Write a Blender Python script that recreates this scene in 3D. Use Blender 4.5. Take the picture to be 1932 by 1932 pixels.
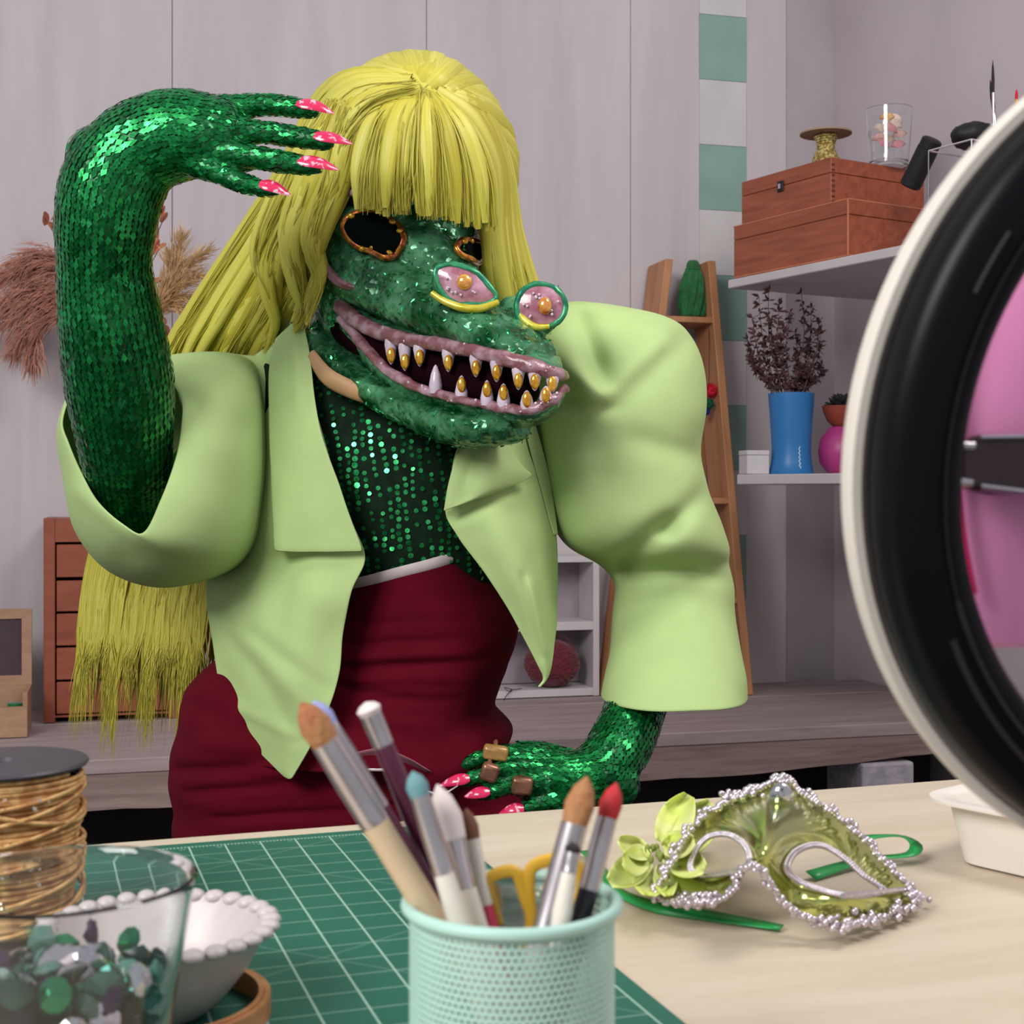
import bpy, bmesh, math, random
from mathutils import Vector, Matrix, noise
from mathutils.bvhtree import BVHTree

random.seed(7)
scene = bpy.context.scene
COL = scene.collection
for o in list(bpy.data.objects):
    bpy.data.objects.remove(o)

# ------------------------------------------------------------------ camera
F = 2700.0            # focal length in pixels of the 1932 px frame
CX, HOR = 966.0, 930.0
H = 1.17              # camera height
cam_d = bpy.data.cameras.new('camera')
cam_d.sensor_width = 36.0
cam_d.lens = 36.0 * F / 1932.0
cam_d.shift_y = -(966.0 - HOR) / 1932.0
cam_d.clip_start = 0.02
cam_d.dof.use_dof = True
cam_d.dof.focus_distance = 1.8
cam_d.dof.aperture_fstop = 18.0
cam = bpy.data.objects.new('camera', cam_d)
COL.objects.link(cam)
cam.location = (0, 0, H)
cam.rotation_euler = (math.pi / 2, 0, 0)
scene.camera = cam

# ------------------------------------------------------------------ world, lights, exposure
world = bpy.data.worlds.new('world')
scene.world = world
world.use_nodes = True
bgn = world.node_tree.nodes['Background']
bgn.inputs[0].default_value = (0.86, 0.88, 0.94, 1)
bgn.inputs[1].default_value = 0.44


def area(name, loc, target, size, power, color=(1, 1, 1)):
    l = bpy.data.lights.new(name, 'AREA')
    l.shape = 'RECTANGLE'
    l.size, l.size_y = size
    l.energy = power
    l.color = color
    o = bpy.data.objects.new(name, l)
    COL.objects.link(o)
    o.location = loc
    o.rotation_euler = (Vector(target) - Vector(loc)).to_track_quat('-Z', 'Y').to_euler()
    return o


area('key_light', (-1.7, -0.9, 2.75), (0.0, 2.0, 1.0), (1.5, 1.2), 84, (1.0, 0.985, 0.96))  # soft key light added at upper left front; no window is built
area('fill_light', (1.2, 1.0, 3.1), (0.6, 2.4, 0.9), (0.9, 0.9), 30, (1.0, 0.97, 0.94))  # added overhead fill that brightens the right side; no lamp fitting
scene.view_settings.view_transform = 'Standard'
scene.view_settings.look = 'None'
scene.view_settings.gamma = 1.0
scene.view_settings.use_curve_mapping = False
scene.view_settings.exposure = 0.22

# ------------------------------------------------------------------ geometry helpers
ORG = {}


def P(x, y, d):
    """the point that stands d metres in front of the camera at this place of the frame"""
    return Vector(((x - CX) / F * d, d, H - (y - HOR) / F * d))


def S(d):
    return d / F


def onz(x, y, z):
    d = F * (H - z) / (y - HOR)
    return P(x, y, d)


def px(v):
    return (CX + F * v[0] / v[1], HOR + F * (H - v[2]) / v[1])


PHI = math.radians(15.0)
RA = Vector((-0.86, 2.9, 0))
RU = Vector((math.cos(PHI), math.sin(PHI), 0))
RV = Vector((-math.sin(PHI), math.cos(PHI), 0))


def R(u, v, z):
    return RA + RU * u + RV * v + Vector((0, 0, z))


def room_v(x, y, v):
    """where the sight line meets the upright plane v of the room"""
    o = Vector((0, 0, H))
    dr = P(x, y, 1.0) - o
    t = (v - (o - RA).dot(RV)) / dr.dot(RV)
    p = o + dr * t
    return p


def room_u_of(x, v):
    return (room_v(x, HOR, v) - RA).dot(RU)


def link(o, parent=None):
    COL.objects.link(o)
    if parent is not None:
        o.parent = parent
    return o


def thing(name, loc, label, cat, group=None, kind=None):
    o = bpy.data.objects.new(name, None)
    o.empty_display_size = 0.03
    COL.objects.link(o)
    o.location = loc
    ORG[o] = Vector(loc)
    tag(o, label, cat, group, kind)
    return o


def tag(o, label=None, cat=None, group=None, kind=None):
    if label:
        o['label'] = label
    if cat:
        o['category'] = cat
    if group:
        o['group'] = group
    if kind:
        o['kind'] = kind
    return o


def mk(name, geo, mat, parent=None, smooth=True, origin=None, mods=(), recalc=True):
    """geo = (verts in world space, faces); the mesh is stored relative to its origin"""
    vs, fs = geo
    if parent is not None:
        org = ORG[parent]
        loc = Vector((0, 0, 0))
    else:
        if origin is None:
            n = len(vs)
            c = Vector((0, 0, 0))
            for v in vs:
                c += Vector(v)
            c /= max(n, 1)
            c.z = min(v[2] for v in vs)
            origin = c
        org = Vector(origin)
        loc = org
    me = bpy.data.meshes.new(name)
    me.from_pydata([(v[0] - org[0], v[1] - org[1], v[2] - org[2]) for v in vs], [], fs)
    if recalc and len(fs) < 60000:
        bmr = bmesh.new()
        bmr.from_mesh(me)
        bmesh.ops.recalc_face_normals(bmr, faces=bmr.faces)
        bmr.to_mesh(me)
        bmr.free()
    me.update()
    if smooth:
        me.polygons.foreach_set('use_smooth', [True] * len(me.polygons))
        if len(fs) < 3000:
            me.set_sharp_from_angle(angle=0.75)
    if mat is not None:
        me.materials.append(mat)
    o = bpy.data.objects.new(name, me)
    link(o, parent)
    o.location = loc
    ORG[o] = org
    for m in mods:
        if m[0] == 'bevel':
            b = o.modifiers.new('b', 'BEVEL')
            b.width = m[1]
            b.segments = m[2]
            b.limit_method = 'ANGLE'
        elif m[0] == 'solid':
            b = o.modifiers.new('s', 'SOLIDIFY')
            b.thickness = m[1]
            b.offset = m[2] if len(m) > 2 else 0
        elif m[0] == 'sub':
            b = o.modifiers.new('u', 'SUBSURF')
            b.levels = m[1]
            b.render_levels = m[1]
    return o


def join(*geos):
    V, Fc = [], []
    for vs, fs in geos:
        n = len(V)
        V += [Vector(v) for v in vs]
        Fc += [tuple(i + n for i in f) for f in fs]
    return V, Fc


def catmull(pts, n):
    """smooth resample of a list of tuples"""
    m = len(pts)
    if m == 2:
        return [tuple(a + (b - a) * i / n for a, b in zip(pts[0], pts[1])) for i in range(n + 1)]
    out = []
    for i in range(n + 1):
        t = i / n * (m - 1)
        k = min(int(t), m - 2)
        f = t - k
        p1, p2 = pts[k], pts[k + 1]
        p0 = pts[k - 1] if k > 0 else tuple(2 * a - b for a, b in zip(p1, p2))
        p3 = pts[k + 2] if k + 2 < m else tuple(2 * b - a for a, b in zip(p1, p2))
        r = []
        for a, b, c, d in zip(p0, p1, p2, p3):
            r.append(0.5 * (2 * b + (c - a) * f + (2 * a - 5 * b + 4 * c - d) * f * f + (3 * b - a - 3 * c + d) * f ** 3))
        out.append(tuple(r))
    return out


def catmull_closed(pts, n):
    m = len(pts)
    out = []
    for i in range(n):
        t = i / n * m
        k = int(t)
        f = t - k
        p0, p1, p2, p3 = pts[(k - 1) % m], pts[k % m], pts[(k + 1) % m], pts[(k + 2) % m]
        out.append(tuple(0.5 * (2 * b + (c - a) * f + (2 * a - 5 * b + 4 * c - d) * f * f + (3 * b - a - 3 * c + d) * f ** 3)
                         for a, b, c, d in zip(p0, p1, p2, p3)))
    return out


def tube(pts, rad, seg=8, cap=True, flat=None, closed=False, up=None):
    """sweep a circle (or ellipse: flat = (wide, thin)) along world points"""
    pts = [Vector(p) for p in pts]
    n = len(pts)
    if not hasattr(rad, '__len__'):
        rad = [rad] * n
    V, Fc = [], []
    nrm = None
    for i, p in enumerate(pts):
        if closed:
            t = pts[(i + 1) % n] - pts[i - 1]
        else:
            t = pts[min(i + 1, n - 1)] - pts[max(i - 1, 0)]
        t = t.normalized() if t.length > 1e-9 else Vector((0, 0, 1))
        if nrm is None:
            a = Vector(up) if up is not None else (Vector((0, 0, 1)) if abs(t.z) < 0.9 else Vector((1, 0, 0)))
            nrm = (a - t * a.dot(t)).normalized()
        else:
            nrm = nrm - t * nrm.dot(t)
            nrm = nrm.normalized() if nrm.length > 1e-9 else t.orthogonal().normalized()
        b = t.cross(nrm)
        fw, ft = flat if flat else (1, 1)
        for j in range(seg):
            a = 2 * math.pi * j / seg
            V.append(p + (b * math.cos(a) * fw + nrm * math.sin(a) * ft) * rad[i])
    m = n if closed else n - 1
    for i in range(m):
        i2 = (i + 1) % n
        for j in range(seg):
            j2 = (j + 1) % seg
            Fc.append((i * seg + j, i * seg + j2, i2 * seg + j2, i2 * seg + j))
    if cap and not closed:
        Fc.append(tuple(reversed(range(seg))))
        Fc.append(tuple(range((n - 1) * seg, n * seg)))
    return V, Fc


def ptube(ctrl, n=16, seg=12, cap=True, flat=None, closed=False):
    """ctrl = (x, y, d, radius in px)"""
    c = catmull_closed(ctrl, n) if closed else catmull(ctrl, n)
    return tube([P(a[0], a[1], a[2]) for a in c], [a[3] * S(a[2]) for a in c], seg, cap, flat, closed)


def ring_loft(rings, closed_ends=(True, True)):
    """rings: lists of world points of one length"""
    V, Fc = [], []
    n = len(rings[0])
    for r in rings:
        V += [Vector(p) for p in r]
    for i in range(len(rings) - 1):
        for j in range(n):
            j2 = (j + 1) % n
            Fc.append((i * n + j, i * n + j2, (i + 1) * n + j2, (i + 1) * n + j))
    if closed_ends[0]:
        Fc.append(tuple(reversed(range(n))))
    if closed_ends[1]:
        Fc.append(tuple(range((len(rings) - 1) * n, len(rings) * n)))
    return V, Fc


def lathe(profile, center, seg=32, axis=None, ref=None, closed=False, cap=True):
    """profile = (radius, height) along the axis"""
    c = Vector(center)
    ax = Vector(axis).normalized() if axis is not None else Vector((0, 0, 1))
    e1 = Vector(ref) if ref is not None else (Vector((1, 0, 0)) if abs(ax.x) < 0.9 else Vector((0, 1, 0)))
    e1 = (e1 - ax * e1.dot(ax)).normalized()
    e2 = ax.cross(e1)
    V, Fc = [], []
    for r, h in profile:
        for j in range(seg):
            a = 2 * math.pi * j / seg
            V.append(c + ax * h + (e1 * math.cos(a) + e2 * math.sin(a)) * max(r, 1e-5))
    m = len(profile)
    for i in range(m if closed else m - 1):
        i2 = (i + 1) % m
        for j in range(seg):
            j2 = (j + 1) % seg
            Fc.append((i * seg + j, i * seg + j2, i2 * seg + j2, i2 * seg + j))
    if not closed and cap:
        if profile[0][0] > 1e-4:
            Fc.append(tuple(reversed(range(seg))))
        if profile[-1][0] > 1e-4:
            Fc.append(tuple(range((m - 1) * seg, m * seg)))
    return V, Fc


def ellipsoid(c, axes, nu=20, nv=12):
    """axes: three world vectors"""
    c = Vector(c)
    a, b, e = [Vector(x) for x in axes]
    V = [c - e]
    Fc = []
    for i in range(1, nv):
        th = -math.pi / 2 + math.pi * i / nv
        for j in range(nu):
            ph = 2 * math.pi * j / nu
            V.append(c + (a * math.cos(ph) + b * math.sin(ph)) * math.cos(th) + e * math.sin(th))
    V.append(c + e)
    for j in range(nu):
        Fc.append((0, 1 + (j + 1) % nu, 1 + j))
    for i in range(nv - 2):
        for j in range(nu):
            a0 = 1 + i * nu + j
            a1 = 1 + i * nu + (j + 1) % nu
            Fc.append((a0, a1, a1 + nu, a0 + nu))
    top = len(V) - 1
    for j in range(nu):
        Fc.append((top, 1 + (nv - 2) * nu + j, 1 + (nv - 2) * nu + (j + 1) % nu))
    return V, Fc


def pell(x, y, d, rx, ry, rd, ang=0, nu=20, nv=12):
    """ellipsoid with radii in px, turned in the picture plane"""
    s = S(d)
    ca, sa = math.cos(ang), math.sin(ang)
    return ellipsoid(P(x, y, d), (Vector((rx * s * ca, 0, -rx * s * sa)), Vector((ry * s * sa, 0, ry * s * ca)), Vector((0, -rd * s, 0))), nu, nv)


def obox(c, ax, ay, az):
    """box from centre and half axes"""
    c = Vector(c)
    ax, ay, az = Vector(ax), Vector(ay), Vector(az)
    V = [c + ax * i + ay * j + az * k for k in (-1, 1) for j in (-1, 1) for i in (-1, 1)]
    Fc = [(0, 2, 3, 1), (4, 5, 7, 6), (0, 1, 5, 4), (2, 6, 7, 3), (0, 4, 6, 2), (1, 3, 7, 5)]
    return V, Fc


def rbox(u0, u1, v0, v1, z0, z1):
    """box in room coordinates"""
    return obox(R((u0 + u1) / 2, (v0 + v1) / 2, (z0 + z1) / 2), RU * (u1 - u0) / 2, RV * (v1 - v0) / 2, (0, 0, (z1 - z0) / 2))


def prism(poly, z0, z1):
    n = len(poly)
    V = [Vector((p[0], p[1], z0)) for p in poly] + [Vector((p[0], p[1], z1)) for p in poly]
    Fc = [tuple(reversed(range(n))), tuple(range(n, 2 * n))]
    for i in range(n):
        j = (i + 1) % n
        Fc.append((i, j, n + j, n + i))
    return V, Fc


def evaluated(o):
    dg = bpy.context.evaluated_depsgraph_get()
    e = o.evaluated_get(dg)
    m = e.to_mesh()
    V = [v.co.copy() for v in m.vertices]
    Fc = [tuple(p.vertices) for p in m.polygons]
    e.to_mesh_clear()
    return V, Fc


def union(geos, voxel, smooth=6, fac=0.5):
    """one continuous surface around several closed shapes"""
    V, Fc = join(*geos)
    me = bpy.data.meshes.new('tmp')
    me.from_pydata(V, [], Fc)
    o = bpy.data.objects.new('tmp', me)
    COL.objects.link(o)
    m = o.modifiers.new('r', 'REMESH')
    m.mode = 'VOXEL'
    m.voxel_size = voxel
    if smooth:
        s = o.modifiers.new('s', 'SMOOTH')
        s.factor = fac
        s.iterations = smooth
    bpy.context.view_layer.update()
    g = evaluated(o)
    bpy.data.objects.remove(o)
    return g


def fold(V, creases):
    """push surface points towards (+) or away from (-) the viewer along drawn fold lines (px)"""
    out = []
    for v in V:
        x, y = px(v)
        dsp = 0.0
        for (x0, y0, x1, y1, w, a) in creases:
            dx, dy = x1 - x0, y1 - y0
            L2 = dx * dx + dy * dy
            t = max(0, min(1, ((x - x0) * dx + (y - y0) * dy) / L2))
            q = math.hypot(x - x0 - t * dx, y - y0 - t * dy) / w
            if q < 3:
                dsp += a * math.exp(-q * q) * (1 - 0.55 * t)
        out.append(Vector(v) + Vector((0, -dsp, 0)))
    return out


def crumple(V, amp, scale, stretch=(1, 1, 1), seed=0):
    out = []
    for v in V:
        q = Vector((v[0] * stretch[0] + seed, v[1] * stretch[1], v[2] * stretch[2])) * scale
        n = noise.noise_vector(q)
        n2 = noise.noise_vector(q * 2.3)
        out.append(Vector(v) + (n + n2 * 0.45) * amp)
    return out


# ------------------------------------------------------------------ materials
def lin(c):
    return tuple(((x / 255.0) / 12.92 if x / 255.0 <= 0.04045 else ((x / 255.0 + 0.055) / 1.055) ** 2.4) for x in c)


def new_mat(name):
    m = bpy.data.materials.new(name)
    m.use_nodes = True
    nt = m.node_tree
    b = nt.nodes['Principled BSDF']
    return m, nt, b


def pm(name, rgb, rough=0.5, metal=0.0, var=0.06, scale=30, bump=0.0, bscale=60, stretch=(1, 1, 1), coat=0.0, rgb2=None,
       sheen=0.0, spec=0.5, trans=0.0, sss=0.0, contrast=None, emit=None, coord='Object'):
    """procedural material: two tones mixed by noise, optional fine relief"""
    m, nt, b = new_mat(name)
    N, L = nt.nodes, nt.links
    c = lin(rgb)
    if rgb2 is not None:
        c1, c2 = c, lin(rgb2)
    else:
        c1 = tuple(x * (1 - var) for x in c)
        c2 = tuple(min(1, x * (1 + var)) for x in c)
    tc = N.new('ShaderNodeTexCoord')
    mp = N.new('ShaderNodeMapping')
    mp.inputs['Scale'].default_value = stretch
    L.new(tc.outputs[coord], mp.inputs[0])
    nz = N.new('ShaderNodeTexNoise')
    nz.inputs['Scale'].default_value = scale
    nz.inputs['Detail'].default_value = 5
    L.new(mp.outputs[0], nz.inputs['Vector'])
    cr = N.new('ShaderNodeValToRGB')
    lo, hi = contrast if contrast else (0.35, 0.65)
    cr.color_ramp.elements[0].position = lo
    cr.color_ramp.elements[1].position = hi
    cr.color_ramp.elements[0].color = (*c1, 1)
    cr.color_ramp.elements[1].color = (*c2, 1)
    L.new(nz.outputs[0], cr.inputs[0])
    L.new(cr.outputs[0], b.inputs['Base Color'])
    b.inputs['Roughness'].default_value = rough
    b.inputs['Metallic'].default_value = metal
    b.inputs['Specular IOR Level'].default_value = spec
    if coat:
        b.inputs['Coat Weight'].default_value = coat
    if sheen:
        b.inputs['Sheen Weight'].default_value = sheen
    if trans:
        b.inputs['Transmission Weight'].default_value = trans
    if sss:
        b.inputs['Subsurface Weight'].default_value = sss
        b.inputs['Subsurface Radius'].default_value = (0.01, 0.01, 0.01)
        b.inputs['Subsurface Scale'].default_value = 0.5
    if emit:
        b.inputs['Emission Color'].default_value = (*lin(emit[0]), 1)
        b.inputs['Emission Strength'].default_value = emit[1]
    if bump:
        n2 = N.new('ShaderNodeTexNoise')
        n2.inputs['Scale'].default_value = bscale
        n2.inputs['Detail'].default_value = 4
        L.new(mp.outputs[0], n2.inputs['Vector'])
        bp = N.new('ShaderNodeBump')
        bp.inputs['Strength'].default_value = bump
        bp.inputs['Distance'].default_value = 0.004
        L.new(n2.outputs[0], bp.inputs['Height'])
        L.new(bp.outputs[0], b.inputs['Normal'])
    return m


def glitter(name, rgb, rgb2, scale=420, rough=0.22, amount=0.55, metal=0.85, base_scale=18):
    """flakes: every small cell tilts its own way"""
    m, nt, b = new_mat(name)
    N, L = nt.nodes, nt.links
    tc = N.new('ShaderNodeTexCoord')
    vo = N.new('ShaderNodeTexVoronoi')
    vo.inputs['Scale'].default_value = scale
    L.new(tc.outputs['Object'], vo.inputs['Vector'])
    sub = N.new('ShaderNodeVectorMath')
    sub.operation = 'SUBTRACT'
    sub.inputs[1].default_value = (0.5, 0.5, 0.5)
    L.new(vo.outputs['Color'], sub.inputs[0])
    sc = N.new('ShaderNodeVectorMath')
    sc.operation = 'SCALE'
    sc.inputs['Scale'].default_value = amount * 2
    L.new(sub.outputs[0], sc.inputs[0])
    geo = N.new('ShaderNodeNewGeometry')
    add = N.new('ShaderNodeVectorMath')
    add.operation = 'ADD'
    L.new(geo.outputs['Normal'], add.inputs[0])
    L.new(sc.outputs[0], add.inputs[1])
    nr = N.new('ShaderNodeVectorMath')
    nr.operation = 'NORMALIZE'
    L.new(add.outputs[0], nr.inputs[0])
    L.new(nr.outputs[0], b.inputs['Normal'])
    nz = N.new('ShaderNodeTexNoise')
    nz.inputs['Scale'].default_value = base_scale
    nz.inputs['Detail'].default_value = 6
    L.new(tc.outputs['Object'], nz.inputs['Vector'])
    cr = N.new('ShaderNodeValToRGB')
    cr.color_ramp.elements[0].position = 0.38
    cr.color_ramp.elements[1].position = 0.66
    cr.color_ramp.elements[0].color = (*lin(rgb), 1)
    cr.color_ramp.elements[1].color = (*lin(rgb2), 1)
    L.new(nz.outputs[0], cr.inputs[0])
    L.new(cr.outputs[0], b.inputs['Base Color'])
    b.inputs['Metallic'].default_value = metal
    b.inputs['Roughness'].default_value = rough
    return m


def wood(name, rgb, rgb2, axis='X', scale=6, rough=0.55, stretch=14, coord='Object', bump=0.08, rot=0.0):
    m, nt, b = new_mat(name)
    N, L = nt.nodes, nt.links
    tc = N.new('ShaderNodeTexCoord')
    mp0 = N.new('ShaderNodeMapping')
    mp0.inputs['Rotation'].default_value = (0, 0, rot)
    L.new(tc.outputs[coord], mp0.inputs[0])
    mp = N.new('ShaderNodeMapping')
    s = {'X': (1, stretch, stretch), 'Y': (stretch, 1, stretch), 'Z': (stretch, stretch, 1)}[axis]
    mp.inputs['Scale'].default_value = s
    L.new(mp0.outputs[0], mp.inputs[0])
    nz = N.new('ShaderNodeTexNoise')
    nz.inputs['Scale'].default_value = scale
    nz.inputs['Detail'].default_value = 7
    nz.inputs['Roughness'].default_value = 0.62
    nz.inputs['Distortion'].default_value = 0.6
    L.new(mp.outputs[0], nz.inputs['Vector'])
    cr = N.new('ShaderNodeValToRGB')
    cr.color_ramp.elements[0].position = 0.3
    cr.color_ramp.elements[1].position = 0.7
    cr.color_ramp.elements[0].color = (*lin(rgb), 1)
    cr.color_ramp.elements[1].color = (*lin(rgb2), 1)
    L.new(nz.outputs[0], cr.inputs[0])
    L.new(cr.outputs[0], b.inputs['Base Color'])
    b.inputs['Roughness'].default_value = rough
    if bump:
        bp = N.new('ShaderNodeBump')
        bp.inputs['Strength'].default_value = bump
        bp.inputs['Distance'].default_value = 0.003
        L.new(nz.outputs[0], bp.inputs['Height'])
        L.new(bp.outputs[0], b.inputs['Normal'])
    return m


M = {}
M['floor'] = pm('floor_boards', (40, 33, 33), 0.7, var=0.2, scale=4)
M['wallb'] = wood('whitewashed_board', (180, 171, 175), (194, 186, 189), 'Z', 0.9, 0.85, 9, bump=0.015)
M['wallr'] = pm('plaster_wall', (192, 180, 185), 0.85, var=0.05, scale=3, bump=0.06, bscale=25)
M['wallc'] = pm('plaster_post', (192, 186, 190), 0.85, var=0.05, scale=5, bump=0.06, bscale=25)
M['tile_green'] = pm('sage_paint', (126, 158, 149), 0.75, var=0.05, scale=12)
M['tile_white'] = pm('pale_paint', (192, 188, 188), 0.75, var=0.04, scale=12)
M['bench'] = wood('weathered_board', (138, 120, 120), (168, 150, 150), 'X', 3.5, 0.75, 12, bump=0.25, rot=-PHI)
M['bench_front'] = wood('weathered_front', (122, 100, 94), (156, 134, 128), 'X', 4, 0.8, 14, bump=0.5, rot=-PHI)
M['block'] = pm('concrete_block', (176, 168, 178), 0.95, var=0.15, scale=40, bump=0.6, bscale=90)
M['shelf'] = pm('white_board', (186, 178, 180), 0.6, var=0.04, scale=10)
M['white'] = pm('white_paint', (196, 190, 192), 0.5, var=0.03, scale=10)
M['pine'] = wood('pine_top', (190, 172, 150), (206, 192, 172), 'X', 2.4, 0.5, 9, bump=0.02, rot=-math.radians(18.6))
M['pine_leg'] = wood('pine_leg', (196, 172, 140), (214, 192, 164), 'Z', 3, 0.55, 10)
M['ladder'] = wood('ladder_wood', (158, 104, 68), (190, 134, 92), 'Z', 3, 0.5, 10)
M['boxwood'] = wood('red_cedar', (124, 58, 38), (158, 84, 56), 'X', 5, 0.42, 9, rot=math.radians(59))
M['boxedge'] = pm('cedar_edge', (186, 112, 80), 0.5, var=0.08)
M['cabinet'] = wood('cherry_wood', (128, 62, 42), (150, 80, 54), 'X', 4, 0.45, 9)
M['cab_gap'] = pm('drawer_gap', (30, 16, 12), 0.9)
M['lightwood'] = wood('beech_wood', (150, 114, 90), (172, 136, 108), 'X', 5, 0.5, 9)
M['black'] = pm('gloss_black', (8, 7, 12), 0.38, var=0.1, spec=0.16)
M['blackmatt'] = pm('matt_black', (26, 24, 28), 0.55, var=0.1, spec=0.3)
M['diffuser'] = pm('milky_plastic', (216, 208, 198), 0.4, var=0.02)
M['pink'] = pm('pink_case', (238, 148, 198), 0.4, var=0.03)
M['pink_reflect'] = pm('pink_reflection', (214, 30, 100), 0.35, var=0.03)
M['chrome'] = pm('chrome', (205, 200, 205), 0.18, 1.0, var=0.05)
M['smoke'] = pm('clamp_plastic', (58, 34, 44), 0.25, var=0.1)

# ================================================================== THE ROOM
BZ = H - 0.542        # bench top
WV = 0.74             # back wall plane
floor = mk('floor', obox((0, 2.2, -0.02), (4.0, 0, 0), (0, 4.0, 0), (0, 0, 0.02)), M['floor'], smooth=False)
tag(floor, 'dark floor under the wooden bench and the work table', kind='structure')

wall = mk('wall_back', rbox(-1.8, 1.905, WV + 0.02, WV + 0.10, 0, 2.95), M['wallb'], smooth=False)
tag(wall, 'pale whitewashed board wall behind the costumed person', kind='structure')
seams = [room_u_of(x, WV) for x in (-160, 325, 805, 1190)]
seams = [-1.8] + seams + [1.905]
for a, b in zip(seams[:-1], seams[1:]):
    mk('panel', rbox(a + 0.0007, b - 0.0007, WV, WV + 0.0195, 0, 2.95), M['wallb'], wall, smooth=False, mods=(('bevel', 0.0015, 1),))
# painted band of sage and pale squares
su0, su1 = room_u_of(1319, WV), room_u_of(1407, WV)
dW = room_v(1362, HOR, WV).y
ys = [-92 + 122.4 * k for k in range(12)]
for k in range(11):
    z1 = H - (ys[k] - HOR) / F * dW
    z0 = H - (ys[k + 1] - HOR) / F * dW
    if z0 < BZ:
        z0 = BZ + 0.002
    if z1 <= z0:
        continue
    mk('tile', rbox(su0, su1, WV - 0.004, WV - 0.0002, z0 + 0.0006, z1 - 0.0006), M['tile_white'] if k % 2 == 0 else M['tile_green'], wall, smooth=False)

wc = mk('wall_corner', prism([R(1.905, WV, 0), R(2.14, 0.90, 0), R(2.30, 1.05, 0), R(1.905, 1.05, 0)], 0, 2.95), M['wallc'], smooth=False)
tag(wc, 'pale plaster post in the corner beside the striped paint band', kind='structure')
wr = mk('wall_right', rbox(2.14, 2.24, -2.6, 1.05, 0, 2.95), M['wallr'], smooth=False)
tag(wr, 'plain mauve plaster wall on the right with the shelves', kind='structure')

# ------------------------------------------------------------------ bench
bn = thing('bench', R(0.4, 0.35, 0), 'long weathered wooden bench top along the back wall', 'bench')
for (v0, v1, dz) in ((0.0, 0.245, 0), (0.248, 0.49, 0.001), (0.493, 0.738, 0.0)):
    mk('top_board', rbox(-1.7, 2.135, v0, v1, BZ - 0.03, BZ - dz), M['bench'], bn, smooth=False, mods=(('bevel', 0.002, 1),))
fb = rbox(-1.7, 2.10, 0.004, 0.05, BZ - 0.104, BZ - 0.0305)
# uneven lower edge of the front beam
us = [(-1.7 + 3.8 * i / 60) for i in range(61)]
V, Fc = [], []
for i, u in enumerate(us):
    rise = max(0, (u - 1.45)) * 0.055 + 0.004 * noise.noise(Vector((u * 9, 0, 0)))
    if u > 2.0:
        rise += 0.008
    for (v, z) in ((0.003, BZ - 0.0305), (0.003, BZ - 0.104 + rise), (0.055, BZ - 0.104 + rise), (0.055, BZ - 0.0305)):
        V.append(R(u, v, z))
for i in range(60):
    for j in range(4):
        j2 = (j + 1) % 4
        Fc.append((i * 4 + j, i * 4 + j2, i * 4 + 4 + j2, i * 4 + 4 + j))
Fc += [(0, 3, 2, 1), (240, 241, 242, 243)]
mk('front_beam', (V, Fc), M['bench_front'], bn, smooth=False)
M['bench_shade'] = pm('dark_shade_board', (30, 20, 22), 0.85, var=0.2, scale=8)
mk('shade_board', rbox(-1.7, 2.1, 0.30, 0.32, 0.001, BZ - 0.031), M['bench_shade'], bn, smooth=False)  # added near-black board, stands in for the shade under the bench


def pier(u, v, label, bh=0.172):
    t = thing('block_pier', R(u, v, 0), label, 'concrete block')
    for k in range(3):
        g = rbox(u - 0.068, u + 0.068, v - 0.09, v + 0.09, k * bh + 0.001, (k + 1) * bh - 0.001)
        mk('block', g, M['block'], t, smooth=False, mods=(('bevel', 0.006, 2),))
    mk('mortar', rbox(u - 0.06, u + 0.06, max(v - 0.08, 0.058), v + 0.08, bh * 3, BZ - 0.031), M['block'], t, smooth=False)
    return t


pr = room_v(1645, 1450, 0.07)
pier((pr - RA).dot(RU), 0.082, 'rough pale concrete block holding up the right end of the bench', 0.179)
pier(-0.9, 0.17, 'rough concrete block pier under the left end of the bench')

# ------------------------------------------------------------------ drawer cabinet on the bench
cv = 0.506
cu0, cu1 = room_u_of(82, cv), room_u_of(338, cv)
ct = R((cu0 + cu1) / 2, cv + 0.1, BZ)
cb = thing('drawer_cabinet', ct, 'reddish wooden cabinet of five wide drawers standing on the bench', 'cabinet')
dC = room_v(200, HOR, cv).y
zc = lambda y: H - (y - HOR) / F * dC
ztop = zc(977)
zb = BZ + 0.001
th = 0.026
mk('side_panel', rbox(cu0, cu0 + th, cv, cv + 0.2, zb, ztop), M['cabinet'], cb, smooth=False, mods=(('bevel', 0.0015, 1),))
mk('side_panel', rbox(cu1 - th, cu1, cv, cv + 0.2, zb, ztop), M['cabinet'], cb, smooth=False, mods=(('bevel', 0.0015, 1),))
mk('top_panel', rbox(cu0 + th, cu1 - th, cv + 0.002, cv + 0.2, zc(1022), ztop - 0.001), M['cabinet'], cb, smooth=False)
mk('base_rail', rbox(cu0 + th, cu1 - th, cv + 0.002, cv + 0.2, zb + 0.012, zc(1347)), M['cabinet'], cb, smooth=False)
mk('back_panel', rbox(cu0 + th, cu1 - th, cv + 0.17, cv + 0.2, zc(1347), zc(1022)), M['cab_gap'], cb, smooth=False)
gaps = [1022, 1090, 1154, 1218, 1282, 1346]
for k in range(5):
    z1 = zc(gaps[k]) - (0.006 if k < 2 else 0.0035)
    z0 = zc(gaps[k + 1]) + 0.002
    d = mk('drawer', rbox(cu0 + th + 0.003, cu1 - th - 0.003, cv + 0.004, cv + 0.165, z0, z1), M['cabinet'], cb, smooth=False, mods=(('bevel', 0.0015, 1),))

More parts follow.
